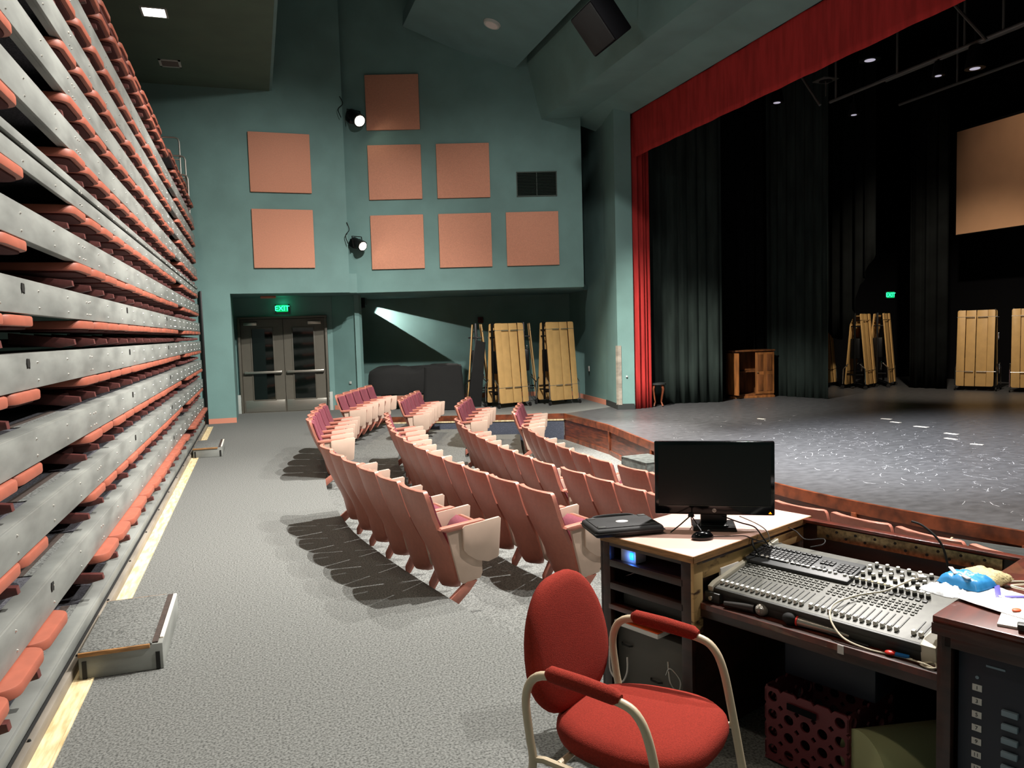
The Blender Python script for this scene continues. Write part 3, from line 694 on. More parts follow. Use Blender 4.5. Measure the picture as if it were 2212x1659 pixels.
# rigging over the stage
def pipe_thing(x, y0, y1, z, label, drops):
    t = thing('lighting_pipe', label, 'pipe', (x, (y0+y1)/2, z)); h = (y1-y0)/2
    obj('pipe', G().cyl((0, -h, 0), (0, h, 0), .03, None, 10), 'pipe', t)
    for d in drops: obj('hanger', G().cyl((0, d-(y0+y1)/2, 0), (0, d-(y0+y1)/2, 1.6), .018, None, 8), 'pipe', t)
    return t
pipe_thing(10.5, 1.0, 12.15, 5.82, 'long grey lighting pipe over the stage, nearer one', (12.0, 10.55, 8.6, 5))
pipe_thing(13.0, 1.0, 13.0, 6.17, 'long grey lighting pipe over the stage, farther one', (11.6, 8, 5))
pipe_thing(10.9, 1.0, 11.2, 5.95, 'short doubled pipe above the near lighting pipe', (9.6, 6))
for (p, q, nm) in (((9.0, 11.1, 5.85), (9.0, 10.65, 5.25), 'behind the valance, left one'), ((9.0, 8.1, 5.85), (9.0, 7.6, 5.2), 'behind the valance, right one')):
    tag(obj('brace_bar', G().cyl(p, q, .022, None, 8), 'pipe'), 'grey diagonal brace bar '+nm, 'bar', 'diagonal brace bars')
def fixture(loc, label, s=1):
    t = thing('stage_light', label, 'stage light', loc)
    obj('housing', G().cyl((0, 0, 0), (0, 0, .28*s), .12*s, .07*s, 16), 'blackmetal', t)
    obj('lens', G().cyl((0, 0, -.004), (0, 0, 0), .06*s, .06*s, 20), 'faintlens', t)
    obj('clamp', G().cyl((0, 0, .26*s), (0, 0, .5*s), .015), 'blackmetal', t)
for l, nm, s in (((10.5, 13.71, 6.25), 'nearest the red valance, low left', 1.2), ((10.5, 11.16, 6.26), 'bright, right of the round speaker grille', 1.5), ((10.5, 9.06, 5.44), 'bright, farthest right', 1.2), ((10.5, 11.54, 5.42), 'dim, lowest in the dark', .8), ((10.5, 9.72, 5.54), 'small and dim under the long pipe', .8)):
    fixture(l, 'faintly glowing stage light over the stage, '+nm, s)
t = thing('ceiling_speaker', 'square plate with a round grille hung over the stage', 'speaker', (10.5, 12.27, 6.26))
obj('plate', G().box((0, 0, 0), (.34, .34, .02), .004), 'pipe', t); obj('grille', G().cyl((0, 0, -.02), (0, 0, 0), .12, None, 20), 'blackmetal', t); obj('stem', G().cyl((0, .0, -.3), (0, 0, 0), .01), 'silver', t)
# ------------------------------------------------------------------ stage furniture
t = thing('oak_cabinet', 'open oak cabinet with one door ajar standing on the stage', 'cabinet', (10.78, 15.12, 0), math.radians(200-270+62))
# local: front faces -y
g = G().box((-.49, 0, .55), (.03, .42, 1.02), .003).box((.49, 0, .55), (.03, .42, 1.02), .003).box((0, .2, .55), (.98, .02, 1.02)).box((0, 0, .06), (1.0, .44, .05), .003).box((0, 0, .60), (.96, .38, .02))
obj('carcass', g, 'oakdark', t)
obj('top', G().box((0, 0, 1.075), (1.06, .48, .035), .008), 'oakdark', t)
obj('plinth', G().box((0, -.02, .02), (1.02, .46, .05), .004), 'oak', t)
def cab_door(x, hinge, ang):
    d = obj('door', G().box((0, 0, .56), (.46, .022, .95), .003), 'oak', t, loc=(x, -.225, 0), rot=(0, 0, ang))
    obj('door_panel', G().box((-.11, -.014, .34), (.13, .012, .38), .004).box((.11, -.014, .34), (.13, .012, .38), .004).box((-.11, -.014, .80), (.13, .012, .38), .004).box((.11, -.014, .80), (.13, .012, .38), .004), 'oakdark', d)
    obj('knob', G().sph((-.19*hinge, -.03, .58), .014), 'brass', d); return d
cab_door(.27, 1, 0)
cab_door(-.52, -1, math.radians(100))
t = thing('side_table', 'small side table with a curved wooden leg beside the red curtain', 'table', (8.02, 14.42, 0))
obj('tabletop', G().cyl((0, 0, .47), (0, 0, .50), .17, None, 28), 'skirt', t)
for a in (0.3, 1.87, 3.44, 5.01):
    c, s_ = math.cos(a), math.sin(a)
    obj('leg', G().tube([(c*.11, s_*.11, .47), (c*.145, s_*.145, .38), (c*.12, s_*.12, .24), (c*.09, s_*.09, .10), (c*.13, s_*.13, .02)], [.028, .026, .02, .015, .02], 8), 'woodtrim', t)
# gaffer-tape marks on the stage
marks = []
for (x, y, a, l, nm) in ((8.46, 11.51, .2, .16, 'by itself near the cabinet'), (10.19, 10.42, .3, .18, 'farthest of the scattered group'), (9.98, 10.01, .1, .18, 'second of the scattered group'), (9.87, 9.39, .2, .22, 'largest, in the middle of the group'), (9.62, 8.61, .1, .2, 'farther of two stacked marks'), (9.21, 8.25, .05, .18, 'nearer of two stacked marks'), (9.08, 7.73, .4, .15, 'nearest of the scattered group')):
    tag(obj('floor_tape', G().box((0, 0, .0015), (l*.35, l, .003)), 'tape', loc=(x, y, 0), rot=(0, 0, a)), 'white tape mark on the black stage floor, '+nm, 'tape', 'tape marks on the stage')
g = G(); random.seed(5)
for k in range(900):
    x = random.gauss(7.9, 1.1); y = random.gauss(7.0, 2.3)
    if x < 5.9 or x > 12 or y < 1.5 or y > 14: continue
    a = random.gauss(.9, .7); l = random.uniform(.03, .30)**1.4
    c, s_ = math.cos(a)*l/2, math.sin(a)*l/2; wd = random.uniform(.0006, .002)
    nx, ny = -math.sin(a)*wd, math.cos(a)*wd; bx = random.uniform(-.03, .03)
    pts = [(x-c+nx, y-s_+ny), (x-c-nx, y-s_-ny), (x+bx-nx, y-ny), (x+c-nx, y+s_-ny), (x+c+nx, y+s_+ny), (x+bx+nx, y+ny)]
    vs = [g.b.verts.new((p[0], p[1], .0008)) for p in pts]
    try: g.b.faces.new(vs)
    except ValueError: pass
o = obj('floor_scratches', g, 'scuff', recalc=False); tag(o, 'fine white scratches scattered over the black stage floor', 'scratches'); o['kind'] = 'stuff'
# ------------------------------------------------------------------ folded cafeteria tables
def folded_table(loc, rz, label, group, lean=5.0, wid=.76):
    t = thing('folded_table', label, 'table', loc, rz, group)
    # local: big face towards -y
    for sgn in (-1, 1):
        m = Matrix.Translation((0, sgn*.24, .10)) @ Matrix.Rotation(math.radians(sgn*lean), 4, 'X')
        hw = wid/2
        if sgn == -1:
            xs = [(-hw, -hw+.165, 'bench'), (-hw+.175, -.008, 'tabletop'), (.008, hw-.155, 'tabletop'), (hw-.145, hw, 'bench')]
        else:
            xs = [(-hw, -.008, 'tabletop'), (.008, hw, 'tabletop')]
        for (a, b, nm) in xs:
            dy = -.035 if nm == 'bench' else 0
            pts = rrect(a, b, 0, 1.76, .035, 3, (b == hw, a == -hw, a == -hw, b == hw))
            mm = m @ Matrix.Translation((0, dy, 0)) @ Matrix.Rotation(PI/2, 4, 'X')
            o = obj(nm, G().prism(pts, 0, .028, None, .004), 'tan', t); o.matrix_local = mm
        for z in (.34, 1.60):
            o = obj('clamp_bar', G().cyl((-hw-.01, -.055, z), (-.03, -.055, z), .010, None, 8).cyl((.03, -.055, z), (hw+.04, -.055, z), .010, None, 8), 'blackmetal' if sgn > 0 else 'chrome', t); o.matrix_local = m
    g = G()
    for x in (-hw+.03, hw-.03):
        g.box((x, 0, 1.0), (.03, .05, 1.75), .004)
        g.box((x, 0, .35), (.03, .42, .03), .004).box((x, 0, 1.55), (.03, .34, .03), .004)
    g.box((0, 0, .3), (wid-.06, .05, .05), .004).box((0, 0, 1.84), (wid-.1, .05, .04), .004).box((0, 0, 1.0), (wid-.1, .22, .5), .02)
    obj('frame', g, 'blackmetal', t)
    for x in (-hw-.02, hw+.05):
        for y in (-.26, .26):
            l = obj('leg', G().tube([(x, y*.55, .62), (x, y, .50), (x, y*1.06, .12)], .013, 8), 'chrome', t)
            obj('caster', G().cyl((x-.014, y*1.06, .045), (x+.014, y*1.06, .045), .045, None, 16), 'rubber', l)
    obj('latch', G().box((hw+.05, -.06, 1.25), (.03, .04, .16), .006), 'chrome', t); obj('latch', G().box((hw+.05, .08, .5), (.03, .05, .22), .006), 'chrome', t)
    return t
folded_table((5.27, 16.30, 0), math.radians(16), 'folded tan cafeteria table on casters, left one in the alcove', 'folded cafeteria tables in the alcove')
folded_table((6.47, 16.28, 0), math.radians(14), 'folded tan cafeteria table on casters, right one in the alcove', 'folded cafeteria tables in the alcove')
folded_table((4.86, 17.25, 0), math.radians(73), 'folded tan cafeteria table mostly hidden behind the left alcove one', 'folded cafeteria tables in the alcove')
folded_table((6.02, 17.2, 0), math.radians(70), 'folded tan cafeteria table mostly hidden behind the right alcove one', 'folded cafeteria tables in the alcove')
folded_table((14.38, 15.6, 0), math.radians(30), 'folded tan table on the dark stage, beside the swagged curtain', 'folded cafeteria tables on stage')
folded_table((15.16, 15.72, 0), math.radians(34), 'folded tan table on the dark stage, below the exit sign', 'folded cafeteria tables on stage')
folded_table((14.02, 16.6, 0), math.radians(28), 'folded tan table partly behind the swagged curtain', 'folded cafeteria tables on stage')
folded_table((15.95, 13.6, 0), math.radians(-60), 'folded tan table under the projection screen, left of two', 'folded cafeteria tables on stage')
folded_table((16.4, 12.62, 0), math.radians(-52), 'folded tan table under the projection screen, right of two', 'folded cafeteria tables on stage')
# ------------------------------------------------------------------ covered grand piano, leaning case, wall plate, thermostat
t = thing('covered_piano', 'grand piano under a black cover on the carpeted platform', 'piano', (3.38, 17.12, 0), math.radians(-14))
out = smooth_path([Vector(p+(0,)) for p in ((-1.02, .02), (-1.0, -.32), (-.75, -.50), (-.2, -.52), (.35, -.60), (.85, -.62), (1.0, -.5), (1.05, 0), (1.0, .62), (.6, .72), (.0, .62), (-.5, .45), (-.9, .3), (-1.02, .02))], 4)[:-1]
rings = []
for (z, s, e) in ((.36, .97, 0), (.42, 1.0, 0), (.62, 1.015, 0), (.80, 1.0, 0), (.90, .975, 0), (.945, .90, 0), (.955, .5, 0)):
    rings.append([(p.x*s, p.y*s, z + (.03*math.sin(p.x*7+p.y*3) if z > .88 else .015*math.sin(p.x*9)) - (.03 if abs(p.x) < .15 and z > .85 else 0)) for p in out])
obj('cover', G().loft(rings), 'quilt', t, sharp=50)
g = G(); rings = []
for (z, s) in ((.0, 1.06), (.2, 1.02), (.5, .99), (.93, .96)):
    r = rrect(.18, 1.08, -.66, .60, .08, 4); cxp = .62
    rings.append([((x-cxp)*s*(1-.06*z)+cxp+.02*math.sin(y*16)*(1-z), y*s, z+(.015*math.sin(x*15) if z < .1 else 0)+.01) for x, y in r])
g.loft(rings); obj('front_drape', g, 'quilt', t, sharp=50)
for (x, y) in ((-.72, -.1), (-.1, .45)):
    l = obj('leg', G().box((x, y, .22), (.11, .11, .30), .01).box((x, y, .11), (.07, .07, .1), .01), 'gloss', t)
    obj('caster', G().cyl((x, y-.02, .035), (x, y+.02, .035), .035, None, 14), 'brass', l)
tag(obj('tall_case', G().prism([(-.16, 0), (.16, 0), (.12, 1.47), (-.10, 1.50)], -.12, .12, Matrix.Rotation(PI/2, 4, 'X'), .02).box((.145, -.125, .7), (.02, .012, .12)), 'quilt', loc=(4.62, 16.74, 0), rot=(0, math.radians(7), math.radians(-14))), 'tall black instrument case leaning between piano and folded tables', 'case')
tag(obj('wall_strobe', G().box((5.45, 18.88, 1.98), (.13, .06, .16), .01).sph((5.45, 18.84, 1.98), .035), 'burgundydark'), 'small dark red alarm strobe on the alcove wall above the tables', 'alarm')
t = thing('power_outlet', 'white double outlet low on the side wall right of the tables', 'outlet', (7.37, 16.5, .75), math.radians(-97)); obj('plate', G().box((0, -.005, 0), (.08, .012, .12), .003), 'label', t)
tag(obj('doorstop', G().sph((7.20, 14.235, .68), .02), 'label'), 'small white knob on the wall end beside the red curtain', 'knob')
# monitor wedge boxes by the stage
def wood_box(c, d, rz, label):
    t = thing('stage_box', label, 'box', (c[0], c[1], -.52), rz)
    obj('body', G().box((0, 0, d[2]/2), d, .006), 'greybox', t)
    obj('lid', G().box((0, 0, d[2]-.006), (d[0]+.012, d[1]+.012, .016), .003), 'greybox', t)
    g = G()
    for x in (-1, 1):
        for y in (-1, 1): g.box((x*d[0]/2, y*d[1]/2, d[2]/2), (.012, .012, d[2]-.03), .002)
    obj('corner_strip', g, 'woodtrim' if 0 else 'pipe', t)
wood_box((5.0, 9.33, 0), (.42, .62, .42), math.radians(4), 'worn grey wooden step box against the stage front behind the monitor')
t = thing('stage_box', 'dark planked step box at the far right against the stage', 'box', (5.42, 3.95, -.52), math.radians(28))
obj('body', G().box((0, 0, .195), (.60, 1.48, .39), .004), 'plank', t)
for k in range(5): obj('plank', G().box((-.25+.125*k, 0, .405), (.120, 1.5, .03), .003), 'plank', t)
obj('edge_trim', G().box((0, .755, .405), (.64, .012, .034)).box((-.318, 0, .405), (.012, 1.5, .034)), 'cream', t)
# ------------------------------------------------------------------ control desk (its own axes: x into the desk, y to the left along it)
DA = math.radians(22.03); DO = Vector((1.58, 2.60, 0))
def DB(x, y, z=0):
    return (DO.x+x*math.cos(DA)-y*math.sin(DA), DO.y+x*math.sin(DA)+y*math.cos(DA), z)
def dthing(name, label, cat, x, y, z=0, rz=0, group=None): return thing(name, label, cat, DB(x, y, z), DA+rz, group)
t = dthing('equipment_cabinet', 'dark wooden equipment cabinet with pale laminate top carrying the monitor', 'cabinet', 0, 0)
obj('top', G().box((.438, .225, .786), (.90, .49, .028), .002), 'desklam', t)
obj('top_edge', G().box((-.013, .225, .785), (.006, .492, .027)).box((.438, -.021, .785), (.90, .005, .027)), 'edgewood', t)
g = G().box((.015, .025, .385), (.03, .05, .77), .002).box((.015, .455, .385), (.03, .05, .77), .002).box((.43, .478, .385), (.86, .012, .77))
g.box((.86, .24, .385), (.012, .47, .77)).box((.015, .24, .762), (.03, .40, .02)).box((.015, .24, .675), (.03, .40, .03), .002).box((.015, .24, .575), (.03, .40, .03), .002)
obj('frame', g, 'darkwood', t)
for i, z in enumerate((.673, .573, .478)):
    obj('shelf', G().box((.43, .24, z), (.80, .43, .018)), 'darkwood', t)
obj('shelf', G().box((.40, .24, .10), (.78, .43, .02)), 'darkwood', t)
obj('shelf_lip', G().box((.012, .24, .482), (.028, .40, .022), .002), 'orange' if 0 else 'darkwoodred', t)
# right side: worn frame around a dark recess
obj('side_frame', G().box((.03, -.004, .62), (.06, .016, .29), .002).box((.46, -.004, .725), (.80, .016, .062), .002), 'bare', t)
obj('side_panel', G().box((.45, .012, .38), (.82, .012, .74)), 'darkwood', t)
obj('side_rail', G().box((.44, -.006, .762), (.84, .012, .016), .002), 'darkwood', t)
# desk bay
t = dthing('console_bay', 'dark wooden desk bay holding the mixing console', 'desk', 0, 0)
obj('tray', G().box((.44, -.4525, .588), (.80, .875, .022)), 'darkwoodred', t)
obj('front_rail', G().box((.058, -.4525, .572), (.035, .885, .055), .004), 'darkwood', t)
obj('back_panel', G().box((.845, -.4525, .40), (.022, .885, .79), .002), 'darkwood', t)
obj('back_rail', G().box((.835, -.4525, .79), (.045, .885, .014), .002), 'darkwoodred', t)
obj('kick_board', G().box((.80, -.4525, .12), (.03, .86, .24)), 'blackwall', t)
g = G().box((.815, -.46, .752), (.006, .74, .055), .001); 
h = obj('hinge_plate', g, 'brass', t)
for k in range(16): obj('hole', G().cyl((.810, -.14-.042*k, .765 if k % 2 else .742), (.8135, -.14-.042*k, .765 if k % 2 else .742), .006, None, 10), 'darkgap', h)
# right rack
t = dthing('rack_cabinet', 'dark wooden rack cabinet at the far right of the desk', 'cabinet', 0, -.905)
obj('top', G().box((.44, -.36, .79), (.90, .74, .024), .003), 'darkwoodred', t)
obj('top_lip', G().box((-.012, -.36, .765), (.012, .74, .035), .002), 'darkwood', t)
g = G().box((.015, -.02, .385), (.03, .04, .77), .002).box((.43, -.006, .385), (.84, .012, .77)).box((.43, -.715, .385), (.84, .012, .77)).box((.86, -.36, .385), (.012, .7, .77)).box((.015, -.36, .735), (.03, .68, .05), .002).box((.015, -.70, .385), (.03, .04, .77), .002)
obj('frame', g, 'darkwood', t)
rp = dthing('dimmer_panel', 'dark rack panel with numbered white stickers in a column', 'panel', .03, -.955, .02)
obj('faceplate', G().box((.01, -.30, .345), (.02, .60, .68), .003), 'panelblue', rp)
for k, n_ in enumerate((1, 3, 5, 7, 9, 11, 13)):
    z = .580-.0413*k
    s = obj('number_sticker', G().box((-.001, -.052, z), (.002, .026, .020), .0005), 'label', rp)
    me = text_mesh(str(n_), .016, .0003); me.materials.append(M['ink'])
    o = bpy.data.objects.new('numeral', me); link(o, s); o.matrix_local = Matrix.Translation((-.0026, -.052, z)) @ Matrix.Rotation(-PI/2, 4, 'Z') @ Matrix.Rotation(PI/2, 4, 'X')
for k in range(6):
    obj('switch', G().box((-.006, -.140, .532-.0413*k), (.014, .042, .017), .002), 'bluebutton', rp)
obj('name_strip', G().box((-.001, -.10, .655), (.002, .05, .006)), 'bluebutton', rp)
obj('indicator', G().cyl((-.003, -.052, .612), (.0, -.052, .612), .005, None, 12), 'bluebutton', rp)
# ---- monitor
mz = math.radians(-29.4)
t = thing('computer_monitor', 'black widescreen monitor switched off on the pale desk top', 'monitor', DB(.405, .175, .80), mz)
# local: screen faces -y
obj('bezel', G().box((0, -.01, .226), (.512, .028, .326), .006), 'gloss', t)
obj('back_shell', G().box((0, .02, .22), (.40, .04, .22), .015), 'blackplastic', t)
obj('display_panel', G().box((0, -.0245, .240), (.478, .002, .268)), 'screenblack', t)
obj('lower_trim', G().box((0, -.0255, .1035), (.480, .002, .0015)), 'mixgrey', t)
obj('neck', G().box((0, .03, .05), (.115, .03, .12), .006), 'blackplastic', t)
obj('base', G().box((0, .015, .006), (.185, .175, .012), .004).box((0, .015, .015), (.12, .10, .010), .004), 'blackplastic', t)
lg = obj('logo', G().cyl((0, -.0245, .0835), (0, -.0262, .0835), .0088, None, 24), 'silver', t)
me = text_mesh('hp', .0125, .0003); me.materials.append(M['blackplastic']); o = bpy.data.objects.new('logo_letters', me); link(o, lg); o.location = (0, -.0266, .0835); o.rotation_euler = (PI/2, .2, 0)
obj('power_light', G().prism([(-.007, 0), (.007, 0), (0, .009)], 0, .002, Matrix.Translation((.236, -.0245, .072)) @ Matrix.Rotation(PI/2, 4, 'X')), 'orangeled', t)
# ---- padded laptop case
t = dthing('laptop_case', 'black padded laptop case with an oval white sticker on the desk corner', 'case', .085, .432, .80, math.radians(-28))
# corners fitted on the desk: long side along the desk edge
obj('case_body', G().box((0, 0, .022), (.315, .215, .038), .016, seg=3), 'mixblack', t)
obj('lid_panel', G().box((0, 0, .0425), (.28, .18, .004), .0015), 'mixblack', t)
obj('zip', G().box((0, 0, .022), (.318, .218, .003), .001), 'mixdark', t)
obj('sticker', G().sph((.0, .0, .0445), .028, (1, .75, .03), 24), 'label', t)
obj('strap', G().tube([(-.11, .105, .03), (-.07, .130, .038), (.07, .130, .038), (.11, .105, .03)], .007, 6, sub=5), 'rubber', t)
for x, y in ((-.12, .075), (.12, .075), (-.12, -.075), (.12, -.075)): obj('corner_tab', G().box((x, y, .045), (.035, .025, .004), .001), 'mixdark', t)
# ---- tripod, mouse
t = dthing('mini_tripod', 'small black folding tripod in front of the monitor', 'tripod', .28, .205, .80)
for a in (2.6, 4.4, .6): obj('leg', G().tube([(0, 0, .074), (math.cos(a)*.05, math.sin(a)*.05, .035), (math.cos(a)*.095, math.sin(a)*.095, .004)], .0028, 6), 'blackmetal', t)
obj('head', G().cyl((0, 0, .068), (0, 0, .084), .014, .012, 16), 'blackmetal', t)
t = dthing('computer_mouse', 'glossy black computer mouse at the desk edge', 'mouse', .215, .10, .80, math.radians(-35))
obj('shell', G().sph((0, 0, .010), .05, (.95, .56, .52), 24), 'gloss', t); obj('scroll_wheel', G().cyl((.028, -.004, .030), (.028, .004, .030), .008, None, 12), 'rubber', t)
def cable(name, label, pts, r, m, grp=None, sub=6):
    return tag(obj(name, G().tube([DB(*p) for p in pts], r, 6, sub=sub), m), label, 'cable', grp)
cable('mouse_cable', 'thin black mouse cable running over the desk edge to the keyboard', [(.255, .09, .806), (.32, .04, .804), (.36, -.01, .806), (.39, -.035, .79), (.45, -.06, .768)], .0022, 'rubber')
cable('monitor_cable', 'black cable from the monitor drooping over the desk edge', [(.44, .16, .85), (.46, .08, .83), (.45, .0, .825), (.44, -.045, .79), (.46, -.06, .755)], .003, 'rubber')
cable('monitor_cable', 'thin grey cable curling from behind the monitor to the keyboard', [(.52, .12, .84), (.52, .03, .82), (.50, -.03, .80), (.48, -.06, .76), (.53, -.08, .755)], .0022, 'pipe')
cable('power_cable', 'black cable bundle hanging against the worn cabinet side', [(.40, -.02, .79), (.36, -.05, .77), (.40, -.06, .72), (.46, -.05, .72)], .004, 'rubber')
cable('keyboard_cable', 'thin black loop of cable over the white papers', [(.68, .0, .79), (.68, -.06, .775), (.62, -.14, .765), (.66, -.2, .77), (.60, -.23, .765), (.55, -.2, .757)], .002, 'rubber')
# ---- mixing console
t = dthing('mixing_console', 'large grey digital mixing console with white fader knobs', 'mixer', .35, -.435, .60)
sl = math.atan2(.088, .50); W = .82; y0 = -W/2
MS = Matrix.Translation((-.25, 0, .058)) @ Matrix.Rotation(-sl, 4, 'Y')       # panel frame: x up the slope, z out of it
def mo(name, g, m, parent=None, **k):
    o = obj(name, g, m, parent or t, **k); o.matrix_local = MS; return o
mo('chassis', G().box((.24, 0, -.032), (.50, W-.02, .055), .006), 'mixdark')
mo('panel', G().box((.235, 0, .0), (.475, W-.03, .006), .002), 'mixgrey')
mo('side_cheek', G().prism([(-.012, -.058), (.49, -.058), (.49, .012), (.02, .012), (-.012, .004)], -.011, .011, Matrix.Translation((0, W/2, 0)) @ Matrix.Rotation(PI/2, 4, 'X'), .003), 'mixcream')
mo('side_cheek', G().prism([(-.012, -.058), (.49, -.058), (.49, .012), (.02, .012), (-.012, .004)], -.024, .024, Matrix.Translation((0, -W/2, 0)) @ Matrix.Rotation(PI/2, 4, 'X'), .003), 'mixcream')
mo('front_lip', G().box((-.003, 0, -.012), (.018, W-.03, .028), .004), 'mixdark')
def ypos():
    a = [W/2-.030-.0225*k for k in range(16)]
    b = [a[-1]-.037-.0232*k for k in range(14)]
    return a, b
A_, B_ = ypos(); masters = [B_[-1]-.052, B_[-1]-.075]
slots = G(); cells = G(); strips = G()
for k, y in enumerate(A_+B_+masters):
    slots.box((.075, y, .0045), (.115, .004, .002))
    if k < 30:
        cells.box((.262, y, .0055), (.016, .015, .004), .001)
        for j in range(5):
            for dy in ((-.005, .005) if j in (1, 3) else (0,)): strips.box((.155+.0185*j, y+dy, .0055), (.008, .0075 if j in (1, 3) else .012, .003), .0008)
mo('fader_slots', slots, 'mixdark'); mo('select_buttons', cells, 'mixdark'); mo('channel_buttons', strips, 'mixcream' if 0 else 'pipe')
fk = G().prism([(-.010, 0), (.010, 0), (.007, .013), (-.007, .013)], -.0062, .0062, Matrix.Rotation(PI/2, 4, 'X'), .0025).mesh('fader_knob'); fk.materials.append(M['knob'])
rb = G().cyl((0, 0, 0), (0, 0, .012), .0085, .0075, 14).mesh('rotary_base'); rb.materials.append(M['knobdark'])
rk = G().cyl((0, 0, .012), (0, 0, .021), .0072, .0066, 14).mesh('rotary_knob'); rk.materials.append(M['knob'])
for k, y in enumerate(A_+B_+masters):
    o = bpy.data.objects.new('fader_knob', fk); link(o, t); o.matrix_local = MS @ Matrix.Translation((.032 if k < 30 else .038, y, .006))
def rotary(x, y):
    o = bpy.data.objects.new('rotary_knob', rb); link(o, t); o.matrix_local = MS @ Matrix.Translation((x, y, .003))
    p = bpy.data.objects.new('knob_cap', rk); link(p, o)
for y in A_+B_: rotary(.292, y)
for r_ in range(4):
    for c_ in range(6):
        rotary(.345+.031*r_, B_[0]-.045-.040*c_-(.012 if r_ % 2 else 0))
mo('control_area', G().box((.39, B_[5]-.01, .004), (.14, .30, .002), .0005), 'pipe')
mo('screen_strip', G().box((.318, B_[4], .004), (.006, .18, .002)), 'orangeled' if 0 else 'bagyellow')
# ---- keyboard on the console
t = dthing('computer_keyboard', 'black computer keyboard lying across the top of the console', 'keyboard', .425, -.235, .716, math.radians(-90+1.5))
# local x along the keys (to the right), y away
KM = Matrix.Rotation(math.radians(9), 4, 'X')
o = obj('case', G().box((0, 0, .006), (.445, .172, .020), .007), 'kbbody', t); o.matrix_local = KM
km = G().prism(rrect(-.0082, .0082, -.0082, .0082, .002, 2), 0, .006, None, .0015).mesh('keycap'); km.materials.append(M['key'])
def key(x, y, wx=1):
    o = bpy.data.objects.new('key', km); link(o, t); o.matrix_local = KM @ Matrix.Translation((x, y, .0155)) @ Matrix.Diagonal((wx, 1, 1, 1))
for r_ in range(5):
    y = .038-.0188*r_
    if r_ < 4:
        for c_ in range(14): key(-.205+.0188*c_+(0 if r_ < 1 else 0), y)
    else:
        for x, wx in ((-.203, 1.3), (-.178, 1.2), (-.153, 1.2), (-.088, 5.2), (-.02, 1.2), (.003, 1.2), (.03, 1.3)): key(x, y, wx)
for c_ in range(12): key(-.205+.0215*c_+.004*(c_//4), .066)
for r_ in range(2):
    for c_ in range(3): key(.075+.0188*c_, .038-.0188*r_)
key(.0938, -.0184); 
for c_ in range(3): key(.075+.0188*c_, -.0372)
for r_ in range(4):
    for c_ in range(4): key(.147+.0188*c_, .038-.0188*r_)
# ---- things around the console
tag(obj('paper_sheet', G().box((0, 0, 0), (.10, .28, .0015)), 'paper', loc=DB(.595, -.19, .7105), rot=(0, math.radians(-4), DA)), 'white papers lying behind the keyboard', 'paper')
t = dthing('paper_stack', 'stack of pale papers tucked left of the console', 'papers', .24, -.012, .60); obj('sheets', G().box((0, 0, .055), (.13, .012, .11), .002), 'paper', t, rot=(math.radians(0), 0, 0))
t = dthing('headphone_box', 'small black metal box on the tray left of the console', 'box', .115, -.012-.03, .60); obj('body', G().box((0, 0, .02), (.08, .07, .04), .004), 'mixdark', t); obj('knob', G().cyl((-.04, 0, .02), (-.052, 0, .02), .008), 'silver', t)
def mic(label, x, y, ang, style, L):
    t = dthing('microphone', label, 'microphone', x, y, .60, ang, 'microphones on the tray')
    if style == 0:
        obj('handle', G().cyl((-L, 0, .017), (-.01, 0, .020), .009, .017, 20), 'micbody', t)
        obj('grille', G().sph((.018, 0, .022), .024, (1.05, 1, 1), 20), 'mesh', t); obj('ring', G().cyl((.012, 0, .022), (.018, 0, .022), .0248, None, 20), 'silver', t)
    else:
        obj('handle', G().cyl((-L, 0, .014), (-.015, 0, .019), .010, .016, 20), 'silver', t)
        obj('grille', G().sph((.012, 0, .022), .023, (1.3, 1, 1), 20), 'rubber', t); obj('ring', G().cyl((-.018, 0, .019), (-.012, 0, .019), .0182, None, 20), 'redplastic', t)
mic('silver-headed vocal microphone lying on the tray at the left', .090, -.235, math.radians(-78), 0, .13)
mic('long tapered microphone with black head lying on the tray', .088, -.385, math.radians(95), 1, .20)
tag(obj('tape_label', G().box((0, 0, 0), (.002, .022, .03)), 'label', loc=DB(.0385, -.585, .585), rot=(0, 0, DA)), 'strip of clear tape on the tray front edge', 'tape')
tag(obj('stylus_rod', G().cyl(DB(.10, -.40, .606), DB(.085, -.66, .606), .004, None, 8), 'blackplastic'), 'thin black rod lying along the tray', 'rod')
cable('white_cable', 'cream cable crossing the console and dropping to the tray', [(.50, -.655, .735), (.47, -.645, .742), (.40, -.63, .735), (.33, -.60, .72), (.26, -.535, .705), (.16, -.50, .69), (.095, -.52, .66), (.062, -.58, .62), (.060, -.66, .606), (.075, -.74, .604), (.085, -.80, .604)], .0035, 'wirewhite')
tag(obj('cable_plug', G().box((0, 0, 0), (.05, .022, .016), .004), 'label', loc=DB(.515, -.655, .742), rot=(0, 0, DA+.5)), 'white plug lying on the console back edge', 'plug')
t = dthing('usb_stick', 'red and blue plastic adapter on the tray', 'adapter', .075, -.735, .602, math.radians(-80)); obj('cap', G().sph((0, 0, .008), .018, (1, .8, .45), 16), 'redplastic', t); obj('body', G().box((.035, 0, .007), (.045, .016, .011), .004), 'blueplastic', t)
cable('white_cable', 'tangle of pale thin cables at the right end of the tray', [(.08, -.77, .604), (.075, -.81, .606), (.06, -.845, .612), (.07, -.875, .604), (.10, -.86, .608), (.07, -.83, .604), (.055, -.87, .606), (.085, -.885, .610)], .0028, 'wirewhite')
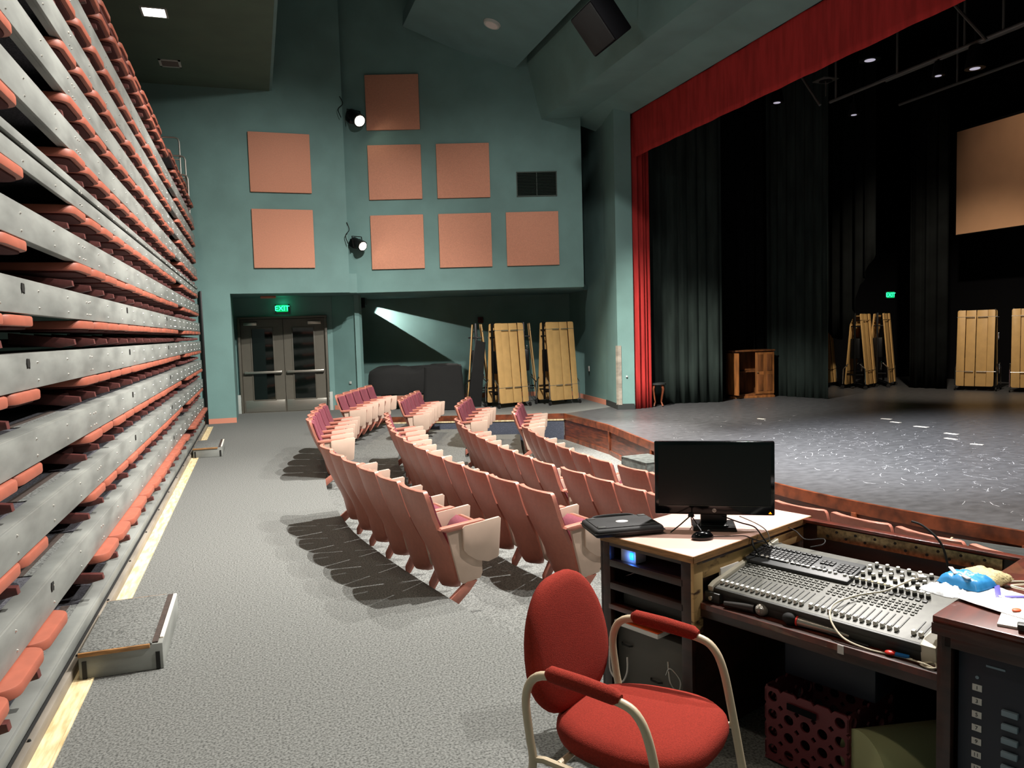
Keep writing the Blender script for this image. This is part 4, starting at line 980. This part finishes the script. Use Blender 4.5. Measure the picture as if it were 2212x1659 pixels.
tag(obj('talkback_microphone', G().tube([DB(.60, -.70, .70), DB(.61, -.70, .76), DB(.67, -.69, .86), DB(.76, -.67, .93), DB(.82, -.64, .94)], [.006]*20+[.006]*1, 8, sub=5) if 0 else G().tube([DB(.60, -.72, .70), DB(.60, -.715, .78), DB(.60, -.69, .86), DB(.60, -.63, .912), DB(.60, -.585, .924)], .0042, 8, sub=6), 'rubber'), 'black gooseneck rising behind the console', 'gooseneck')
# ---- on the right rack: crumb bag, packets, book, cable
t = dthing('snack_bag', 'crumpled clear bag with blue print and pale crumbs on the rack corner', 'bag', .315, -.885, .803, math.radians(-19))
def blob(cx_, cy_, cz_, sx, sy, sz, m, name, seed, par, z=0):
    random.seed(seed); bm = bmesh.new(); bmesh.ops.create_icosphere(bm, subdivisions=4, radius=1)
    from mathutils import noise
    for v in bm.verts:
        n = noise.noise(v.co*1.8+Vector((seed, 0, 0)))*.35+noise.noise(v.co*4.5+Vector((0, seed, 0)))*.14
        v.co *= 1+n; v.co.z = max(v.co.z, -.45)
    bm.transform(Matrix.Translation((cx_, cy_, cz_)) @ Matrix.Diagonal((sx, sy, sz, 1)))
    g = G(); g._x(bm); return obj(name, g, m, par, sharp=50)
def pillow(name, m, par, cx_, cy_, w_, h_, th, seed, z0=0, rz=0, wr=.006):
    from mathutils import noise
    N = 22; top = []; bot = []
    for i in range(N+1):
        a = []; b = []
        for j in range(N+1):
            u = 2*i/N-1; v = 2*j/N-1; e = max(0, (1-u**4))**.55*max(0, (1-v**4))**.55
            n = noise.noise(Vector((u*2.6+seed, v*2.6, seed)))*wr+noise.noise(Vector((u*7, v*7+seed, 1)))*wr*.5
            x = w_/2*u*(1-.06*v*v); y = h_/2*v*(1-.05*u*u)
            c, s_ = math.cos(rz), math.sin(rz)
            a.append((cx_+x*c-y*s_, cy_+x*s_+y*c, z0+th*.42+th*.58*e+n*(.3+e))); b.append((cx_+x*c-y*s_, cy_+x*s_+y*c, z0+th*.42*(1-e)))
        top.append(a); bot.append(b)
    g = G().grid(top); g.grid(bot); bmesh.ops.remove_doubles(g.b, verts=g.b.verts, dist=1e-5)
    return obj(name, g, m, par, sharp=70)
pillow('crumbs', 'bagyellow', t, .055, .005, .19, .135, .050, 3, 0, .15)
pillow('blue_print', 'bagblue', t, -.015, -.004, .125, .142, .055, 6, 0, .15)
pillow('clear_end', 'bagclear', t, -.105, .0, .12, .12, .022, 9, 0, .1, .010)
obj('print_stroke', G().box((-.03, .035, .055), (.075, .014, .004), .0015, rot=(0, 0, .9)).box((-.045, -.012, .054), (.07, .016, .004), .0015, rot=(0, 0, 1.2)), 'label', t)
t = dthing('mail_packet', 'white and purple plastic packet lying under the crumb bag', 'packet', .235, -1.03, .802, math.radians(-15))
pillow('sleeve', 'paper', t, 0, 0, .20, .27, .022, 12, 0, 0, .004); obj('stripe', G().box((.03, .06, .0225), (.13, .016, .004), .001, rot=(0, 0, .6)).box((.03, .00, .0225), (.11, .016, .004), .001, rot=(0, 0, -.5)), 'purple', t)
obj('badge', G().sph((-.07, -.06, .020), .011, (1.4, 1, .3)), 'orange', t)
tag(obj('notebook', G().box((0, 0, 0), (.20, .13, .008), .002), 'paper', loc=DB(.14, -1.10, .806), rot=(0, 0, DA+.2)), 'white notebook at the front of the rack top', 'notebook')
tag(obj('pen_case', G().box((0, 0, 0), (.03, .10, .016), .004), 'mixdark', loc=DB(.045, -1.155, .818), rot=(0, 0, DA+.3)), 'dark slim case lying on the notebook', 'case')
cable('white_cable', 'cream cable looping across the rack top behind the bag', [(.42, -.93, .806), (.47, -.96, .806), (.52, -1.02, .806), (.50, -1.09, .81), (.40, -1.05, .835), (.34, -1.0, .833), (.33, -1.06, .833), (.40, -1.16, .81), (.46, -1.25, .806)], .004, 'wirewhite')
# ---- under the desk and on the shelves
t = dthing('power_supply', 'white power box with a glowing blue display on the top shelf', 'power box', .07, .355, .683)
obj('case', G().box((0, 0, .030), (.07, .085, .058), .004), 'label', t); obj('display', G().box((-.037, -.022, .034), (.003, .020, .032), .001), 'lcd', t)
light('blue_display_glow', 'POINT', DB(.02, .333, .715), (0, 0, 0), .12, (.1, .3, 1), .01)
t = dthing('rack_receiver', 'dark flat audio unit on the third shelf', 'receiver', .25, .22, .488); obj('case', G().box((0, 0, .03), (.4, .36, .055), .004), 'mixdark', t)
t = dthing('paper_pile', 'loose papers and a folder lying below the shelves', 'papers', .10, .30, .40); obj('sheets', G().box((0, 0, .012), (.18, .24, .02), .002), 'paper', t); obj('folder', G().box((-.01, -.01, .025), (.16, .22, .004), .001), 'orange', t)
t = dthing('metal_drawer_box', 'grey box with two handles on the lower shelf', 'box', .20, .26, .111)
obj('body', G().box((0, 0, .143), (.30, .36, .285), .008), 'greycase', t)
for y, z in ((.12, .20), (-.04, .09)): obj('handle', G().tube([(-.152, y-.03, z), (-.165, y-.02, z), (-.165, y+.02, z), (-.152, y+.03, z)], .004, 6), 'darkgap', t)
cable('white_cable', 'white cable loop hanging in front of the grey box', [(-.0, .44, .30), (-.02, .42, .20), (-.02, .36, .17), (-.015, .33, .22), (0, .34, .28)], .004, 'label')
cable('cable_bundle', 'coiled silver cable hanging beside the grey box', [(.0, .12, .33), (-.01, .10, .25), (.0, .07, .22), (.0, .06, .27), (-.01, .10, .31), (.0, .13, .27)], .004, 'silver')
t = dthing('milk_crate', 'red plastic crate with round holes under the desk', 'crate', .32, -.40, .01, math.radians(-2))
g = G(); d_ = .34
def holed(mtx):
    # front made of bars around a grid of round openings
    bm = bmesh.new(); nx, nz = 5, 4; wv, hv = d_/nx, .28/nz
    for i in range(nx):
        for j in range(nz):
            cxp = -d_/2+wv*(i+.5); czp = hv*(j+.5); N = 16
            hole = not (j == nz-1 and i in (1, 2, 3)); r = .020
            sq = []
            for k in range(N):
                a = 2*PI*(k+.5)/N; c_, s_ = math.cos(a), math.sin(a); q = 1/max(abs(c_), abs(s_)); sq.append((cxp+c_*q*wv/2, czp+s_*q*hv/2, c_, s_))
            o1 = [bm.verts.new((p[0], 0, p[1])) for p in sq]
            if not hole: bm.faces.new(o1); continue
            i1 = [bm.verts.new((cxp+p[2]*r, 0, czp+p[3]*r)) for p in sq]
            for k in range(N): bm.faces.new((o1[k], o1[(k+1) % N], i1[(k+1) % N], i1[k]))
    ret = bmesh.ops.extrude_face_region(bm, geom=bm.faces[:]); vs = [v for v in ret['geom'] if isinstance(v, bmesh.types.BMVert)]
    for v in vs: v.co.y += .008
    g._x(bm, mtx)
holed(Matrix.Translation((-d_/2, 0, .01)) @ Matrix.Rotation(-PI/2, 4, 'Z')); holed(Matrix.Translation((d_/2, 0, .01)) @ Matrix.Rotation(PI/2, 4, 'Z'))
holed(Matrix.Translation((0, -d_/2, .01))); holed(Matrix.Translation((0, d_/2, .01)) @ Matrix.Rotation(PI, 4, 'Z'))
g.box((0, 0, .005), (d_, d_, .01)); obj('shell', g, 'cratered', t)
obj('handle_slot', G().box((-d_/2-.009, .01, .245), (.004, .12, .026), .002), 'blackwall', t)
tag(obj('plastic_bin', G().cyl(DB(.13, -.62, .14), DB(.42, -.78, .14), .13, .12, 32), 'palegreen'), 'pale green round container lying under the desk', 'container')
t = dthing('dark_crate', 'dark purple crate stacked in the shadow above the red one', 'crate', .42, -.42, .305); obj('shell', G().box((0, 0, .1), (.30, .36, .18), .01), 'panelblue', t)

# ------------------------------------------------------------------ red office armchair
CO = Vector((1.085, 2.14, 0)); CA = math.radians(-55)
t = thing('office_armchair', 'brick red upholstered armchair with beige tube frame before the desk', 'chair', CO, CA)
# local: +x is the direction the chair faces, +y its left
def sup(a, n): return math.copysign(abs(a)**n, a)
def cushion(name, mtx, rx, ry, th, shape, m, dome=.35, n=32, nose=0):
    rings = []; N = 40
    prof = [(0.0, -.5), (.60, -.5), (.88, -.46), (.97, -.32), (1.0, -.05), (.985, .2), (.93, .38), (.80, .5), (.5, .5+dome*.4), (0.0, .5+dome*.5)]
    for (r, z) in prof:
        ring = []
        for k in range(N):
            a = 2*PI*k/N; x, y = shape(a); ring.append(mtx @ Vector((x*rx*max(r, .02), y*ry*max(r, .02), z*th)))
        rings.append(ring)
    return obj(name, G().loft(rings), m, t, sharp=80)
def seat_shape(a):
    x = sup(math.cos(a), .75); y = sup(math.sin(a), .75); return x, y*(.92+.10*x-.04*x*x)
def back_shape(a):
    x = sup(math.cos(a), .84); y = sup(math.sin(a), .70); return x, y*(.93-.13*x-.10*x*x)
cushion('seat', Matrix.Translation((.02, 0, .435)) @ Matrix.Rotation(math.radians(-2), 4, 'Y'), 0.262, .262, .088, seat_shape, 'redfabric', .35)
bm_ = Matrix.Translation((-.235, 0, .655)) @ Matrix.Rotation(math.radians(-102), 4, 'Y') @ Matrix.Rotation(PI, 4, 'Z') @ Matrix.Rotation(PI, 4, 'Z')
cushion('backrest', Matrix.Translation((-.245, 0, .665)) @ Matrix.Rotation(math.radians(-100), 4, 'Y') @ Matrix.Rotation(PI, 4, 'X'), .220, .245, .060, back_shape, 'redfabric', .2)
for s in (-1, 1):
    y = .272*s
    pts = [(-.28, y, 0), (-.235, y, .20), (-.205, y, .37), (-.215, y, .46), (-.225, y, .57), (-.195, y, .64), (-.125, y, .665), (-.02, y, .655), (.10, y, .648), (.155, y, .625), (.19, y, .56), (.22, y, .42), (.26, y, .20), (.30, y, 0)]
    fr = obj('arm_frame', G().tube(pts, .0135, 10, sub=4), 'beigetube', t, sharp=60)
    obj('arm_pad', G().tube([(-.145, y, .672), (-.13, y, .672), (-.02, y, .668), (.085, y, .66), (.105, y, .657)], [.012, .024, .025, .024, .014], 14), 'redfabric', fr)
    obj('side_rail', G().tube([(-.205, y, .385), (-.17, y*.95, .385), (.18, y*.95, .375), (.222, y, .375)], .011, 8), 'beigetube', t)
obj('cross_rail', G().tube([(-.12, -.255, .385), (-.12, .255, .385)], .011, 8).tube([(.12, -.255, .378), (.12, .255, .378)], .011, 8), 'beigetube', t)
obj('back_bracket', G().tube([(-.20, 0, .385), (-.27, 0, .40), (-.29, 0, .50), (-.28, 0, .60)], .014, 8), 'darkgap', t)
